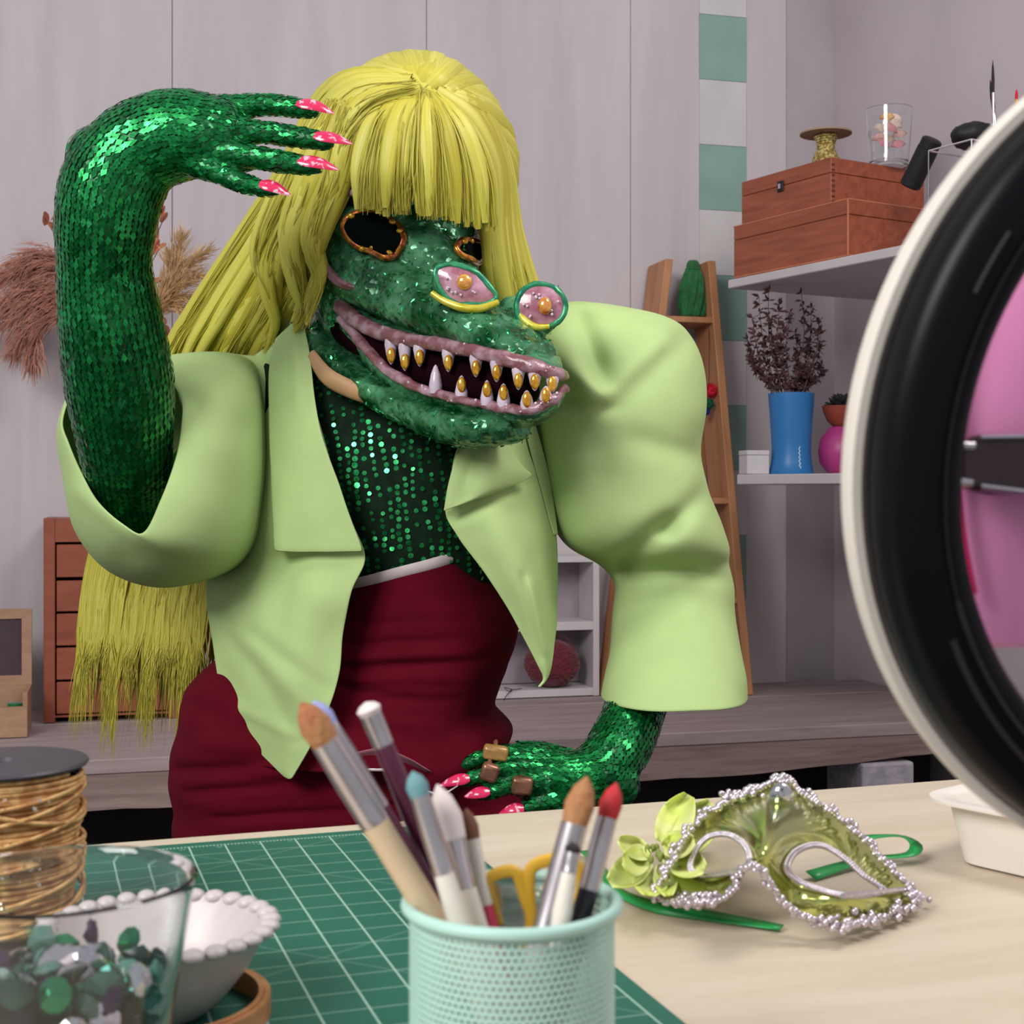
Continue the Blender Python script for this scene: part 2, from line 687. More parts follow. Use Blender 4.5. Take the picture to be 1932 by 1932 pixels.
# ------------------------------------------------------------------ glass lidded box at the left edge
jb = thing('display_box', R(-0.29, 0.41, BZ), 'small light wooden box with open glazed lid beside the drawer cabinet', 'box')
ju0, ju1, jv0, jv1 = -0.50, -0.137, 0.32, 0.47
jz0, jz1 = BZ + 0.001, BZ + 0.098
mk('base_board', rbox(ju0, ju1, jv0, jv1, jz0, jz0 + 0.01), M['lightwood'], jb, smooth=False)
for g in (rbox(ju0, ju1, jv0, jv0 + 0.01, jz0 + 0.01, jz1 - 0.03), rbox(ju0, ju1, jv1 - 0.01, jv1, jz0 + 0.01, jz1),
          rbox(ju0, ju0 + 0.01, jv0 + 0.01, jv1 - 0.01, jz0 + 0.01, jz1), rbox(ju1 - 0.01, ju1, jv0 + 0.01, jv1 - 0.01, jz0 + 0.01, jz1)):
    mk('side_board', g, M['lightwood'], jb, smooth=False)
lz1 = H - (1150 - HOR) / F * 3.30
for g in (rbox(ju0, ju1, jv1 + 0.001, jv1 + 0.016, jz1, jz1 + 0.022), rbox(ju0, ju1, jv1 + 0.001, jv1 + 0.016, lz1 - 0.022, lz1),
          rbox(ju0, ju0 + 0.022, jv1 + 0.001, jv1 + 0.016, jz1 + 0.022, lz1 - 0.022), rbox(ju1 - 0.022, ju1, jv1 + 0.001, jv1 + 0.016, jz1 + 0.022, lz1 - 0.022)):
    mk('lid_rail', g, M['lightwood'], jb, smooth=False)
M['smoked'] = pm('dark_pane', (72, 58, 66), 0.12, var=0.05)
mk('pane', rbox(ju0 + 0.022, ju1 - 0.022, jv1 + 0.006, jv1 + 0.010, jz1 + 0.022, lz1 - 0.022), M['smoked'], jb, smooth=False)
M['yarn_green'] = pm('green_yarn', (12, 96, 44), 0.8, var=0.3, scale=60, sheen=0.3)
mk('trinket_roll', lathe([(0.004, 0), (0.018, 0.002), (0.02, 0.03), (0.018, 0.058), (0.004, 0.06)], R(-0.165, 0.375, jz0 + 0.011), 20), M['yarn_green'],
   None)
tag(bpy.data.objects['trinket_roll'], 'small green roll inside the open glazed box', 'thread roll')

# ------------------------------------------------------------------ white cubby shelf
kv = 0.605
ku1 = room_u_of(1131, kv)
ku0 = room_u_of(880, kv)
dK = room_v(1090, HOR, kv).y
zk = lambda y: H - (y - HOR) / F * dK
cub = thing('cubby_shelf', R((ku0 + ku1) / 2, kv + 0.06, BZ), 'white open cubby shelf with a wine red yarn ball on the bench', 'shelf')
kv1 = 0.737
for (a, b) in ((ku0, ku0 + 0.017), (ku1 - 0.017, ku1)):
    mk('side_panel', rbox(a, b, kv, kv1, BZ + 0.001, zk(1050)), M['white'], cub, smooth=False, mods=(('bevel', 0.001, 1),))
for (ya, yb) in ((1050, 1061), (1173, 1189), (1299, 1313)):
    mk('shelf_board', rbox(ku0 + 0.017, ku1 - 0.017, kv + 0.001, kv1, max(zk(yb), BZ + 0.0012), zk(ya)), M['white'], cub, smooth=False, mods=(('bevel', 0.001, 1),))
M['cubby_back'] = pm('cubby_back', (150, 138, 146), 0.7, var=0.04)
kum = room_u_of(1093, kv1)
mk('back_board', rbox(ku0 + 0.017, kum - 0.001, kv1 - 0.008, kv1 - 0.001, BZ + 0.025, zk(1062)), M['cubby_back'], cub, smooth=False)
mk('back_board', rbox(kum + 0.001, ku1 - 0.017, kv1 - 0.008, kv1 - 0.001, BZ + 0.025, zk(1062)), M['cubby_back'], cub, smooth=False)

M['yarn_red'] = pm('wine_yarn', (98, 8, 30), 0.85, var=0.25, scale=80, bump=0.3, bscale=200, sheen=0.3)
ydep = room_v(1040, HOR, kv + 0.045).y
yc = P(1041, 1252, ydep)
yr = 0.0735
yc.z = zk(1299) + yr * 0.86 + 0.001
yt = thing('yarn_ball', yc - Vector((0, 0, yr * 0.86)), 'wine red ball of yarn in the white cubby shelf', 'yarn')
g = ellipsoid(yc, ((yr, 0, 0), (0, yr * 0.8, 0), (0, 0, yr * 0.86)), 32, 20)
mk('core', g, M['yarn_red'], yt)
geos = []
for k in range(34):
    ax = Vector((random.gauss(0, 1), random.gauss(0, 0.6), random.gauss(0, 0.5) + 0.8)).normalized()
    e1 = ax.orthogonal().normalized()
    e2 = ax.cross(e1)
    off = random.uniform(-0.6, 0.6)
    rr = math.sqrt(1 - off * off)
    pts = []
    for j in range(28):
        a = 2 * math.pi * j / 28
        q = ax * off + (e1 * math.cos(a) + e2 * math.sin(a)) * rr
        pts.append(yc + Vector((q.x * yr, q.y * yr * 0.8, q.z * yr * 0.86)) * 1.002)
    geos.append(tube(pts, 0.0022, 5, closed=True))
mk('strands', join(*geos), M['yarn_red'], yt)['kind'] = 'stuff'
pts = [yc + Vector((-0.005, -0.012, yr * 0.86)), yc + Vector((0.015, -0.012, yr * 1.02)), yc + Vector((0.04, -0.012, yr * 0.92)), yc + Vector((0.055, -0.012, yr * 0.62))]
mk('loose_end', tube([Vector(p) for p in catmull([tuple(q) for q in pts], 12)], 0.0016, 6), M['yarn_red'], yt)
M['cord_black'] = pm('black_cord', (24, 18, 22), 0.7)
cz = [(985, 1299, 0.0), (968, 1301, 0), (952, 1297, 0), (960, 1304, 0), (967, 1301, 0), (955, 1313, -0.006), (950, 1325, -0.012)]
pts = [room_v(x, y, kv - 0.004 + dv) for x, y, dv in cz]
mk('thin_cord', tube([Vector(p) for p in catmull([tuple(q) for q in pts], 30)], 0.0011, 6), M['cord_black'])
tag(bpy.data.objects['thin_cord'], 'thin black cord dangling over the front edge of the cubby shelf', 'cord')

# ------------------------------------------------------------------ ladder shelf
lv0, lv1 = 0.508, 0.60
lad_top = H - (492 - HOR) / F * room_v(1345, HOR, lv1).y
rb, rt = room_u_of(1422, lv0), room_u_of(1350, lv1)
lb, lt = room_u_of(1155, lv0), room_u_of(1256, lv1)
ladder = thing('ladder_shelf', R((rb + lb) / 2, 0.58, BZ), 'tall tapering wooden ladder shelf leaning behind the lime sleeve', 'shelf')


def hexa(b4, t4):
    V = list(b4) + list(t4)
    return V, [(3, 2, 1, 0), (4, 5, 6, 7), (0, 1, 5, 4), (1, 2, 6, 5), (2, 3, 7, 6), (3, 0, 4, 7)]


def lad(t):
    """rail positions at height fraction t: left u, right u, front v, back v"""
    return lb + (lt - lb) * t, rb + (rt - rb) * t, lv0 + (lv1 - lv0) * t, lv0 + 0.135 + (lv1 - lv0) * t


for side in (0, 1):
    q = []
    for t, z in ((0, BZ + 0.001), (1, lad_top)):
        l, r, f, b = lad(t)
        b = min(b, WV - 0.006)
        u0, u1 = (l, l + 0.022) if side == 0 else (r - 0.022, r)
        q.append([R(u0, f, z), R(u1, f, z), R(u1, b, z), R(u0, b, z)])
    mk('rail', hexa(q[0], q[1]), M['ladder'], ladder, smooth=False, mods=(('bevel', 0.002, 1),))
LSH = {}
for y in (605, 770, 945, 1130, 1300):
    z = H - (y - HOR) / F * 3.90
    if y == 770:
        continue
    t = (z - BZ) / (lad_top - BZ)
    l, r, f, b = lad(t)
    b = min(b, WV - 0.008)
    mk('shelf_board', rbox(l + 0.018, r - 0.018, f + 0.004, b, z - 0.008, z + 0.008), M['ladder'], ladder, smooth=False, mods=(('bevel', 0.0015, 1),))
    LSH[y] = (l, r, f, b, z + 0.008)
l, r, f, b, z = LSH[605]
um = room_u_of(1333, 0.70)
mk('batten', rbox(um - 0.006, um + 0.006, 0.715, 0.733, BZ + 0.04, z - 0.018), M['ladder'], ladder, smooth=False)

# green yarn hank on the top rung
hz = z
hc = R((room_u_of(1307, (f + b) / 2)), (f + b) / 2 + 0.0, hz)
hk = thing('yarn_hank', hc, 'dark green hank of yarn on the top board of the ladder shelf', 'yarn')
geos = []
for k in range(40):
    a = 2 * math.pi * k / 40 + random.uniform(-0.1, 0.1)
    rr = 0.038 * math.sqrt(random.uniform(0.45, 1))
    pts = []
    for (h, s) in ((0.004, 0.85), (0.03, 1.0), (0.07, 0.98), (0.11, 0.75), (0.135, 0.42), (0.15, 0.36), (0.156, 0.2)):
        pts.append((hc.x + math.cos(a + h * 6) * rr * s, hc.y + math.sin(a + h * 6) * rr * s * 0.8, hc.z + h + random.uniform(-0.002, 0.002) + 0.003))
    geos.append(tube([Vector(p) for p in catmull(pts, 14)], 0.0058, 6))
mk('strands', join(*geos), M['yarn_green'], hk)['kind'] = 'stuff'
mk('tie', tube([hc + Vector((math.cos(a) * 0.019, math.sin(a) * 0.016, 0.138)) for a in [2 * math.pi * i / 20 for i in range(20)]], 0.003, 6, closed=True), M['yarn_green'], hk)

# pompoms hanging on the ladder
M['pom_red'] = pm('pompom_red', (196, 16, 48), 0.9, var=0.2, scale=120)
M['pom_green'] = pm('pompom_green', (8, 92, 60), 0.9, var=0.2, scale=120)
M['pom_blue'] = pm('pompom_blue', (20, 60, 140), 0.9, var=0.2, scale=120)
pv = 0.60
pg = thing('pompom_garland', room_v(1340, 800, pv), 'little string of red, green and blue pompoms on the ladder shelf', 'pompoms')


def fuzzy(c, r, n=260):
    gs = [ellipsoid(c, ((r * 0.75, 0, 0), (0, r * 0.75, 0), (0, 0, r * 0.75)), 12, 8)]
    for i in range(n):
        q = Vector((random.gauss(0, 1), random.gauss(0, 1), random.gauss(0, 1))).normalized()
        s = q.orthogonal().normalized() * r * 0.13
        gs.append(([c + q * r * 0.6 + s, c + q * r * 0.6 - s, c + q * r * random.uniform(0.9, 1.08)], [(0, 1, 2)]))
    return join(*gs)


for (x, y, rr, m) in ((1341, 737, 16, 'pom_red'), (1336, 762, 13, 'pom_green'), (1330, 776, 11, 'pom_blue')):
    c = room_v(x, y, pv)
    mk('pompom', fuzzy(c, rr * S(c.y)), M[m], pg)
mk('string', tube([room_v(1338, 612, pv + 0.02), room_v(1338, 700, pv + 0.003), room_v(1336, 780, pv)], 0.0008, 5), M['cord_black'], pg)

# ------------------------------------------------------------------ wall shelves on the right
tD = Vector((0.513, -0.858, 0))
nD = Vector((0.858, 0.513, 0))
N1 = Vector((0.775, 3.30, 0))
F1 = N1 - tD * 0.408
USZ = H + 0.545
sh = mk('wall_shelf', prism([Vector((0.553, 3.665)), Vector((1.00, 2.905)), Vector((1.335, 2.90)), Vector((1.07, 3.93))], USZ - 0.022, USZ), M['shelf'], smooth=False,
        mods=(('bevel', 0.002, 1),))
tag(sh, 'upper white wall shelf carrying two wooden boxes', 'shelf', 'white wall shelves')
LSZ = H + 0.046
sh = mk('wall_shelf', prism([Vector((0.566, 3.60)), Vector((0.90, 3.19)), Vector((1.26, 3.19)), Vector((1.06, 3.93)), Vector((0.62, 3.75))], LSZ - 0.025, LSZ), M['shelf'], smooth=False,
        mods=(('bevel', 0.002, 1),))
tag(sh, 'lower white wall shelf carrying the blue vase', 'shelf', 'white wall shelves')

# wooden boxes
def tn_box(c0, lt_, ln, z0, z1, inset=0.0):
    """box with near corner c0, running back along -t and right along n"""
    c = c0 - tD * lt_ / 2 + nD * ln / 2
    return obox(Vector((c.x, c.y, (z0 + z1) / 2)), tD * (lt_ / 2 - inset), nD * (ln / 2 - inset), (0, 0, (z1 - z0) / 2))


z0 = USZ + 0.001
z1 = H + 0.678
ob = thing('wooden_box', N1 - tD * 0.2 + nD * 0.15 + Vector((0, 0, z0)), 'larger reddish wooden box with pale edges, lower of the two on the wall shelf', 'box', 'wooden boxes on the wall shelf')
zl = z1 - 0.034
mk('body', tn_box(N1, 0.408, 0.32, z0, zl - 0.0012), M['boxwood'], ob, smooth=False, mods=(('bevel', 0.0012, 1),))
mk('lid', tn_box(N1, 0.408, 0.32, zl, z1), M['boxwood'], ob, smooth=False, mods=(('bevel', 0.0012, 1),))
e = 0.0022
for g in (tube([N1 + Vector((0, 0, z0 + e)), N1 + Vector((0, 0, z1))], e, 4), tube([N1 + Vector((0, 0, z1)), N1 - tD * 0.408 + Vector((0, 0, z1))], e, 4),
          tube([N1 + Vector((0, 0, z1)), N1 + nD * 0.32 + Vector((0, 0, z1))], e, 4), tube([N1 + Vector((0, 0, z0 + e)), N1 - tD * 0.408 + Vector((0, 0, z0 + e))], e, 4),
          tube([N1 + Vector((0, 0, z0 + e)), N1 + nD * 0.32 + Vector((0, 0, z0 + e))], e, 4)):
    mk('edge_strip', g, M['boxedge'], ob, smooth=False)
N2 = Vector((0.7537, 3.38, 0))
zz0, zz1 = z1 + 0.003, H + 0.794
ob = thing('wooden_box', N2 - tD * 0.16 + nD * 0.15 + Vector((0, 0, zz0)), 'smaller wooden box with dark latch and dovetailed corner, upper of the two', 'box', 'wooden boxes on the wall shelf')
zl = zz1 - 0.036
mk('body', tn_box(N2, 0.325, 0.31, zz0, zl - 0.0012), M['boxwood'], ob, smooth=False, mods=(('bevel', 0.0012, 1),))
mk('lid', tn_box(N2, 0.325, 0.31, zl, zz1), M['boxwood'], ob, smooth=False, mods=(('bevel', 0.0012, 1),))
lc = N2 - tD * 0.175 - nD * 0.002 + Vector((0, 0, zl - 0.002))
mk('latch', obox(lc, tD * 0.011, nD * 0.002, (0, 0, 0.013)), M['blackmatt'], ob, smooth=False, mods=(('bevel', 0.001, 1),))
mk('latch_hook', obox(lc - nD * 0.003, tD * 0.004, nD * 0.002, (0, 0, 0.006)), M['chrome'], ob, smooth=False)
M['dove'] = pm('dovetail_line', (84, 40, 28), 0.7)
for k in range(8):
    zq = zz0 + 0.008 + k * 0.0125
    mk('dovetail', obox(N2 + nD * 0.006 - tD * (-0.0004) + Vector((0, 0, zq)), tD * 0.0006, nD * 0.005, (0, 0, 0.0022)), M['dove'], ob, smooth=False)
BT = zz1 + 0.001

# spool of gold cord on the box
M['goldcord'] = pm('gold_cord', (150, 128, 60), 0.45, 0.5, rgb2=(220, 206, 140), scale=160, contrast=(0.45, 0.55))
M['cardboard'] = pm('cardboard', (150, 124, 104), 0.8, var=0.06)
sc_ = Vector(((1558 - CX) / F * 3.55, 3.55, BT))
sp = thing('cord_spool', sc_, 'small spool of gold cord with brown disc standing on the wooden box', 'spool')
zf = H - (254 - HOR) / F * 3.55
hh = zf - BT
mk('flange', lathe([(0.006, hh), (0.0635, hh), (0.0635, hh + 0.004), (0.006, hh + 0.004)], sc_, 32), M['cardboard'], sp, smooth=False)
mk('flange', lathe([(0.006, 0.0005), (0.0635, 0.0005), (0.0635, 0.004), (0.006, 0.004)], sc_, 32), M['cardboard'], sp, smooth=False)
mk('core', lathe([(0.012, 0.004), (0.012, hh)], sc_, 16), M['cardboard'], sp)
pts = []
nt_ = 15
for i in range(nt_ * 14):
    t = i / (nt_ * 14)
    a = 2 * math.pi * nt_ * t
    rr = 0.0265 + 0.005 * math.sin(t * 7) - 0.003 * t + random.uniform(-0.0008, 0.0008)
    pts.append(sc_ + Vector((math.cos(a) * rr, math.sin(a) * rr, 0.007 + t * (hh - 0.011))))
mk('cord', tube(pts, 0.0034, 6), M['goldcord'], sp)

# glass with seashells
M['glass'], nt, b = new_mat('clear_glass')
b.inputs['Base Color'].default_value = (0.96, 0.97, 0.97, 1)
b.inputs['Roughness'].default_value = 0.02
b.inputs['Transmission Weight'].default_value = 1.0
b.inputs['IOR'].default_value = 1.45
gc = Vector(((1677 - CX) / F * 3.50, 3.50, BT))
gl = thing('shell_glass', gc, 'clear tumbler filled with pink seashells on the wooden box', 'glass')
zr = H - (207 - HOR) / F * 3.50 - BT
mk('tumbler', lathe([(0.0, 0.0), (0.044, 0.0), (0.046, 0.002), (0.0464, 0.006), (0.0565, zr - 0.006), (0.0569, zr - 0.002), (0.057, zr - 0.0004), (0.056, zr), (0.0548, zr - 0.0006), (0.0546, zr - 0.003), (0.0542, zr - 0.008), (0.0442, 0.018), (0.0438, 0.014), (0.042, 0.012), (0.0, 0.012)], gc, 40), M['glass'], gl, recalc=False)
shells = [((216, 130, 142), (238, 170, 170)), ((206, 150, 80), (230, 190, 130)), ((232, 200, 180), (244, 224, 208)), ((222, 168, 160), (240, 200, 190))]
spots = [(-0.018, -0.014, 0.045, 0), (0.018, -0.016, 0.04, 0), (0.0, -0.018, 0.08, 0), (0.016, 0.0, 0.095, 2), (-0.02, 0.0, 0.085, 2), (-0.004, 0.002, 0.112, 1),
         (0.025, -0.005, 0.068, 3), (-0.026, -0.005, 0.06, 3), (0.0, 0.01, 0.06, 2), (0.022, 0.012, 0.11, 2)]
shell_labels = ['rosy pink seashell in the clear tumbler', 'orange brown seashell at the top of the clear tumbler', 'creamy white seashell in the clear tumbler', 'peach seashell against the side of the clear tumbler']
for k, (ex, ey, ez, kd) in enumerate(spots):
    ca, cb2 = shells[kd]
    key = 'shell%d' % kd
    if key not in M:
        M[key] = pm(key, ca, 0.4, rgb2=cb2, scale=60)
    # ribbed fan
    V, Fc = [], []
    an = random.uniform(-0.8, 0.8)
    nu_, nv_ = 18, 6
    c = gc + Vector((ex, ey, ez + 0.012))
    ux = Vector((math.cos(an), 0, math.sin(an)))
    uz = Vector((-math.sin(an), 0, math.cos(an)))
    for i in range(nv_ + 1):
        rr = 0.021 * i / nv_
        for j in range(nu_ + 1):
            a = -1.15 + 2.3 * j / nu_
            bulge = 0.007 * math.cos(i / nv_ * 1.5) + 0.0009 * (1 if j % 2 else -1) * i / nv_
            V.append(c + ux * math.sin(a) * rr + uz * (math.cos(a) * rr - 0.01) + Vector((0, -bulge, 0)))
    for i in range(nv_):
        for j in range(nu_):
            a0 = i * (nu_ + 1) + j
            Fc.append((a0, a0 + 1, a0 + nu_ + 2, a0 + nu_ + 1))
    o = mk('seashell', (V, Fc), M[key], smooth=True, mods=(('solid', 0.0015),))
    tag(o, shell_labels[kd], 'seashell', 'seashells in the tumbler')

# black tube leaning, acrylic organiser, pouch, brushes
a0, a1 = P(1716, 372, 3.30), P(1760, 262, 3.245)
a0.z = z1 + 0.028
ax = (a1 - a0)
Lx = ax.length
ob = thing('black_tube', a0, 'thick matt black tube leaning against the wooden boxes', 'tube')
mk('barrel', lathe([(0.020, 0), (0.0245, 0.004), (0.0245, Lx * 0.8), (0.023, Lx * 0.8)], a0, 28, ax), M['blackmatt'], ob)
mk('cap', lathe([(0.0235, Lx * 0.805), (0.0235, Lx * 0.97), (0.019, Lx)], a0, 28, ax), M['blackmatt'], ob)
M['acrylic'], nt, b = new_mat('acrylic')
b.inputs['Base Color'].default_value = (0.93, 0.93, 0.94, 1)
b.inputs['Roughness'].default_value = 0.05
b.inputs['Transmission Weight'].default_value = 1.0
b.inputs['IOR'].default_value = 1.12
M['acr_edge'] = pm('acrylic_edge', (188, 178, 182), 0.25, var=0.05)
ac = Vector((0.917, 3.15, USZ + 0.001))
org = thing('acrylic_organiser', ac, 'clear acrylic organiser box on the upper wall shelf beside the black tube', 'organiser')
aw, al, ah = 0.12, 0.18, 0.205
for (p0, e1, e2) in ((ac, tD * aw, Vector((0, 0, ah))), (ac + nD * al, tD * aw, Vector((0, 0, ah))), (ac, nD * al, Vector((0, 0, ah))), (ac + tD * aw, nD * al, Vector((0, 0, ah)))):
    nn = e1.cross(e2).normalized()
    mk('pane', obox(p0 + e1 / 2 + e2 / 2, e1 * 0.495, e2 * 0.497, nn * 0.001), M['acrylic'], org, smooth=False)
    for (q0, q1) in ((p0 + e2, p0 + e2 + e1), (p0, p0 + e2), (p0, p0 + e1)):
        mk('edge', tube([q0 + Vector((0, 0, 0.002)), q1 + Vector((0, 0, 0.002))], 0.0016, 6), M['acr_edge'], org)
pc_ = ac + tD * 0.06 + nD * 0.085 + Vector((0, 0, ah + 0.004))
g = ellipsoid(pc_ + Vector((0, 0, 0.026)), (nD * 0.068, tD * 0.045, Vector((0, 0, 0.03))), 24, 14)
g = (crumple(g[0], 0.005, 45), g[1])
g = ([Vector((v.x, v.y, max(v.z, pc_.z + 0.001))) for v in g[0]], g[1])
po = mk('pouch', g, M['blackmatt'])
tag(po, 'soft dark pouch lying on the acrylic organiser', 'pouch')


def brush(name, label, p0, p1, rads, mats, group=None, names=('handle', 'ferrule', 'bristles'), seg=12, marks=(0, .55, .8, 1), cat='brush'):
    """p0 = butt end, p1 = tip"""
    p0, p1 = Vector(p0), Vector(p1)
    t = thing(name, p0, label, cat, group)
    dv = p1 - p0
    Lb = dv.length
    h, fr, br = rads
    prof_h = [(h * 0.45, 0), (h * 0.8, Lb * 0.02), (h, Lb * marks[1] * 0.5), (fr * 0.98, Lb * marks[1])]
    mk(names[0], lathe(prof_h, p0, seg, dv), mats[0], t)
    prof_f = [(fr, Lb * marks[1]), (fr * 1.04, Lb * (marks[1] + 0.01)), (fr, Lb * (marks[1] + 0.02)), (fr * 1.05, Lb * (marks[1] + marks[2]) / 2), (br * 0.92, Lb * marks[2])]
    mk(names[1], lathe(prof_f, p0, seg, dv), mats[1], t)
    mid = marks[2]
    prof_b = [(br * 0.88, Lb * (mid - 0.005)), (br * 1.05, Lb * (mid + (1 - mid) * 0.4)), (br * 0.72, Lb * (mid + (1 - mid) * 0.75)), (br * 0.08, Lb)]
    mk(names[2], lathe(prof_b, p0, seg, dv), mats[2], t)
    return t


M['bristle_dark'] = pm('dark_bristle', (30, 24, 26), 0.8, var=0.2, scale=90)
M['pencil'] = pm('pencil_yellow', (200, 140, 40), 0.5, var=0.1)
bz = ac + Vector((0, 0, 0.003))
brush('eye_brush', 'slim black makeup brush leaning left in the acrylic organiser', bz + tD * 0.075 + nD * 0.125, P(1873, 113, 3.17), (0.003, 0.0028, 0.0035), (M['blackmatt'], M['chrome'], M['bristle_dark']), 'brushes in the organiser', marks=(0, .62, .82, 1))
brush('eye_brush', 'thicker upright black makeup brush in the acrylic organiser', bz + tD * 0.09 + nD * 0.155, P(1868, 150, 3.20), (0.0042, 0.004, 0.0045), (M['blackmatt'], M['chrome'], M['bristle_dark']), 'brushes in the organiser', marks=(0, .7, .82, 1))
brush('pencil', 'yellow pencil poking out above the ring lamp', bz + tD * 0.11 + nD * 0.15, P(1918, 168, 3.19), (0.0036, 0.0036, 0.0034), (M['pencil'], M['pencil'], M['pom_red']), None, ('shaft', 'shoulder', 'point'), marks=(0, .85, .93, 1), cat='pencil')

# blue vase with dried branches, white cube, pink vase with succulent
M['blue'] = pm('blue_glaze', (34, 108, 168), 0.38, var=0.05, scale=8)
vc = Vector(((1493 - CX) / F * 3.60, 3.60, LSZ + 0.001))
vs = S(3.60)
va = thing('blue_vase', vc, 'tall waisted blue vase with dried branches on the lower wall shelf', 'vase')
prof = [(0.0, 0.0), (41 * vs, 0.0), (42 * vs, 0.003), (38 * vs, 0.03), (36.5 * vs, 0.055), (37.5 * vs, 0.09), (40 * vs, 0.14), (43.5 * vs, 0.203), (41.5 * vs, 0.203), (38 * vs, 0.14), (34 * vs, 0.055), (0.0, 0.02)]
mk('body', lathe(prof, vc, 48), M['blue'], va)
M['print'] = pm('white_print', (225, 228, 230), 0.6)
pts = []
for i in range(40):
    t = i / 39
    q = -math.pi / 2 + 0.22 + 0.035 * math.sin(t * 34) * (1 - 0.3 * t)
    rr = 39.2 * vs if t < 0.3 else 38.2 * vs
    hq = 0.014 + 0.055 * t
    # follow the wall of the vase
    for (r0, h0), (r1, h1) in zip(prof[1:7], prof[2:8]):
        if h0 <= hq <= h1:
            rr = r0 + (r1 - r0) * (hq - h0) / (h1 - h0) + 0.0004
    pts.append(vc + Vector((math.cos(q) * rr, math.sin(q) * rr, hq)))
mk('script_print', tube(pts, 0.0009, 5), M['print'], va)

M['twig'] = pm('dry_twig', (92, 66, 58), 0.85, var=0.2)
M['dryleaf'] = pm('dry_leaf', (74, 44, 46), 0.85, var=0.25, scale=50)
br_ = thing('dried_branches', vc + Vector((0, 0, 0.025)), 'bunch of dark dried leafy branches in the blue vase', 'dried plant')
ends = [(1410, 640), (1420, 600), (1432, 560), (1450, 552), (1470, 575), (1490, 590), (1512, 552), (1530, 580), (1548, 630), (1550, 690), (1535, 715), (1440, 640), (1465, 640), (1500, 630),
        (1525, 650), (1545, 605), (1415, 670), (1480, 610), (1455, 600), (1518, 700), (1430, 690), (1500, 680)]
for k, (x, y) in enumerate(ends):
    tip = P(x, y, 3.60 + random.uniform(-0.055, 0.04))
    a = random.uniform(0, 6.28)
    rt_ = vc + Vector((math.cos(a) * 0.012, math.sin(a) * 0.012, 0.026))
    neck = vc + Vector(((tip.x - vc.x) * 0.42, (tip.y - vc.y) * 0.4, 0.20))
    side = 1 if tip.x > vc.x else -1
    mid = neck.lerp(tip, 0.55) + Vector((side * 0.012, random.uniform(-0.01, 0.01), 0.006))
    cp = [Vector(p) for p in catmull([tuple(rt_), tuple(neck), tuple(mid), tuple(tip)], 16)]
    stem = mk('branch', tube(cp, [0.0017 - 0.0009 * i / 16 for i in range(17)], 5), M['twig'], br_)
    V, Fc = [], []
    for j in range(62):
        i = random.randint(6, 16)
        p = cp[i]
        dr = Vector((random.gauss(0, 1), random.gauss(0, 1), random.gauss(0.25, 0.8))).normalized()
        sd = dr.orthogonal().normalized()
        Ln = random.uniform(0.011, 0.023)
        n0 = len(V)
        V += [p, p + dr * Ln * 0.5 + sd * Ln * 0.22, p + dr * Ln, p + dr * Ln * 0.5 - sd * Ln * 0.22 + dr.cross(sd) * Ln * 0.1]
        Fc += [(n0, n0 + 1, n0 + 2), (n0, n0 + 2, n0 + 3)]
    mk('leaves', (V, Fc), M['dryleaf'], stem, smooth=False, mods=(('solid', 0.0006),))['kind'] = 'stuff'

cq = Vector(((1421 - CX) / F * 3.60, 3.60, LSZ + 0.001))
cube = thing('white_cube', cq, 'small white cube box at the left end of the lower shelf', 'box')
hs = 24.5 * S(3.60)
mk('body', obox(cq + Vector((0.004, 0.01, hs * 0.72)), Vector((0.98, 0.2, 0)) * hs * 0.9, Vector((-0.2, 0.98, 0)) * hs * 0.9, (0, 0, hs * 0.72)), M['white'], cube, smooth=False, mods=(('bevel', 0.0015, 1),))
mk('lid', obox(cq + Vector((0.004, 0.01, hs * 1.44 + 0.0065)), Vector((0.98, 0.2, 0)) * hs * 0.92, Vector((-0.2, 0.98, 0)) * hs * 0.92, (0, 0, 0.006)), M['white'], cube, smooth=False, mods=(('bevel', 0.0015, 1),))

M['magenta'] = pm('magenta_glaze', (168, 52, 118), 0.4, var=0.05, scale=8)
M['terracotta'] = pm('terracotta', (142, 58, 42), 0.7, var=0.08, scale=20)
M['succulent'] = pm('dark_succulent', (40, 42, 40), 0.6, var=0.3, scale=40)
mc = Vector(((1588 - CX) / F * 3.60, 3.60, LSZ + 0.001))
mv = thing('magenta_vase', mc, 'round magenta pot on the lower shelf under the terracotta bowl', 'pot')
rb_ = 44 * vs
mk('body', lathe([(0.0, 0.001), (rb_ * 0.55, 0.0), (rb_ * 0.93, 0.028), (rb_, 0.058), (rb_ * 0.9, 0.09), (rb_ * 0.6, 0.113), (rb_ * 0.5, 0.119), (rb_ * 0.42, 0.119), (rb_ * 0.5, 0.10), (0.0, 0.02)], mc, 40), M['magenta'], mv)
tc_ = mc + Vector((0, 0, 0.1195))
tb = thing('terracotta_bowl', tc_, 'terracotta bowl balanced on the magenta pot', 'bowl')
mk('body', lathe([(0.0, 0.0), (0.021, 0.0), (0.036, 0.014), (0.046, 0.038), (0.049, 0.052), (0.046, 0.052), (0.04, 0.03), (0.0, 0.012)], tc_, 36), M['terracotta'], tb)
su = thing('succulent', tc_ + Vector((0, 0, 0.03)), 'dark rosette succulent growing in the terracotta bowl', 'plant')
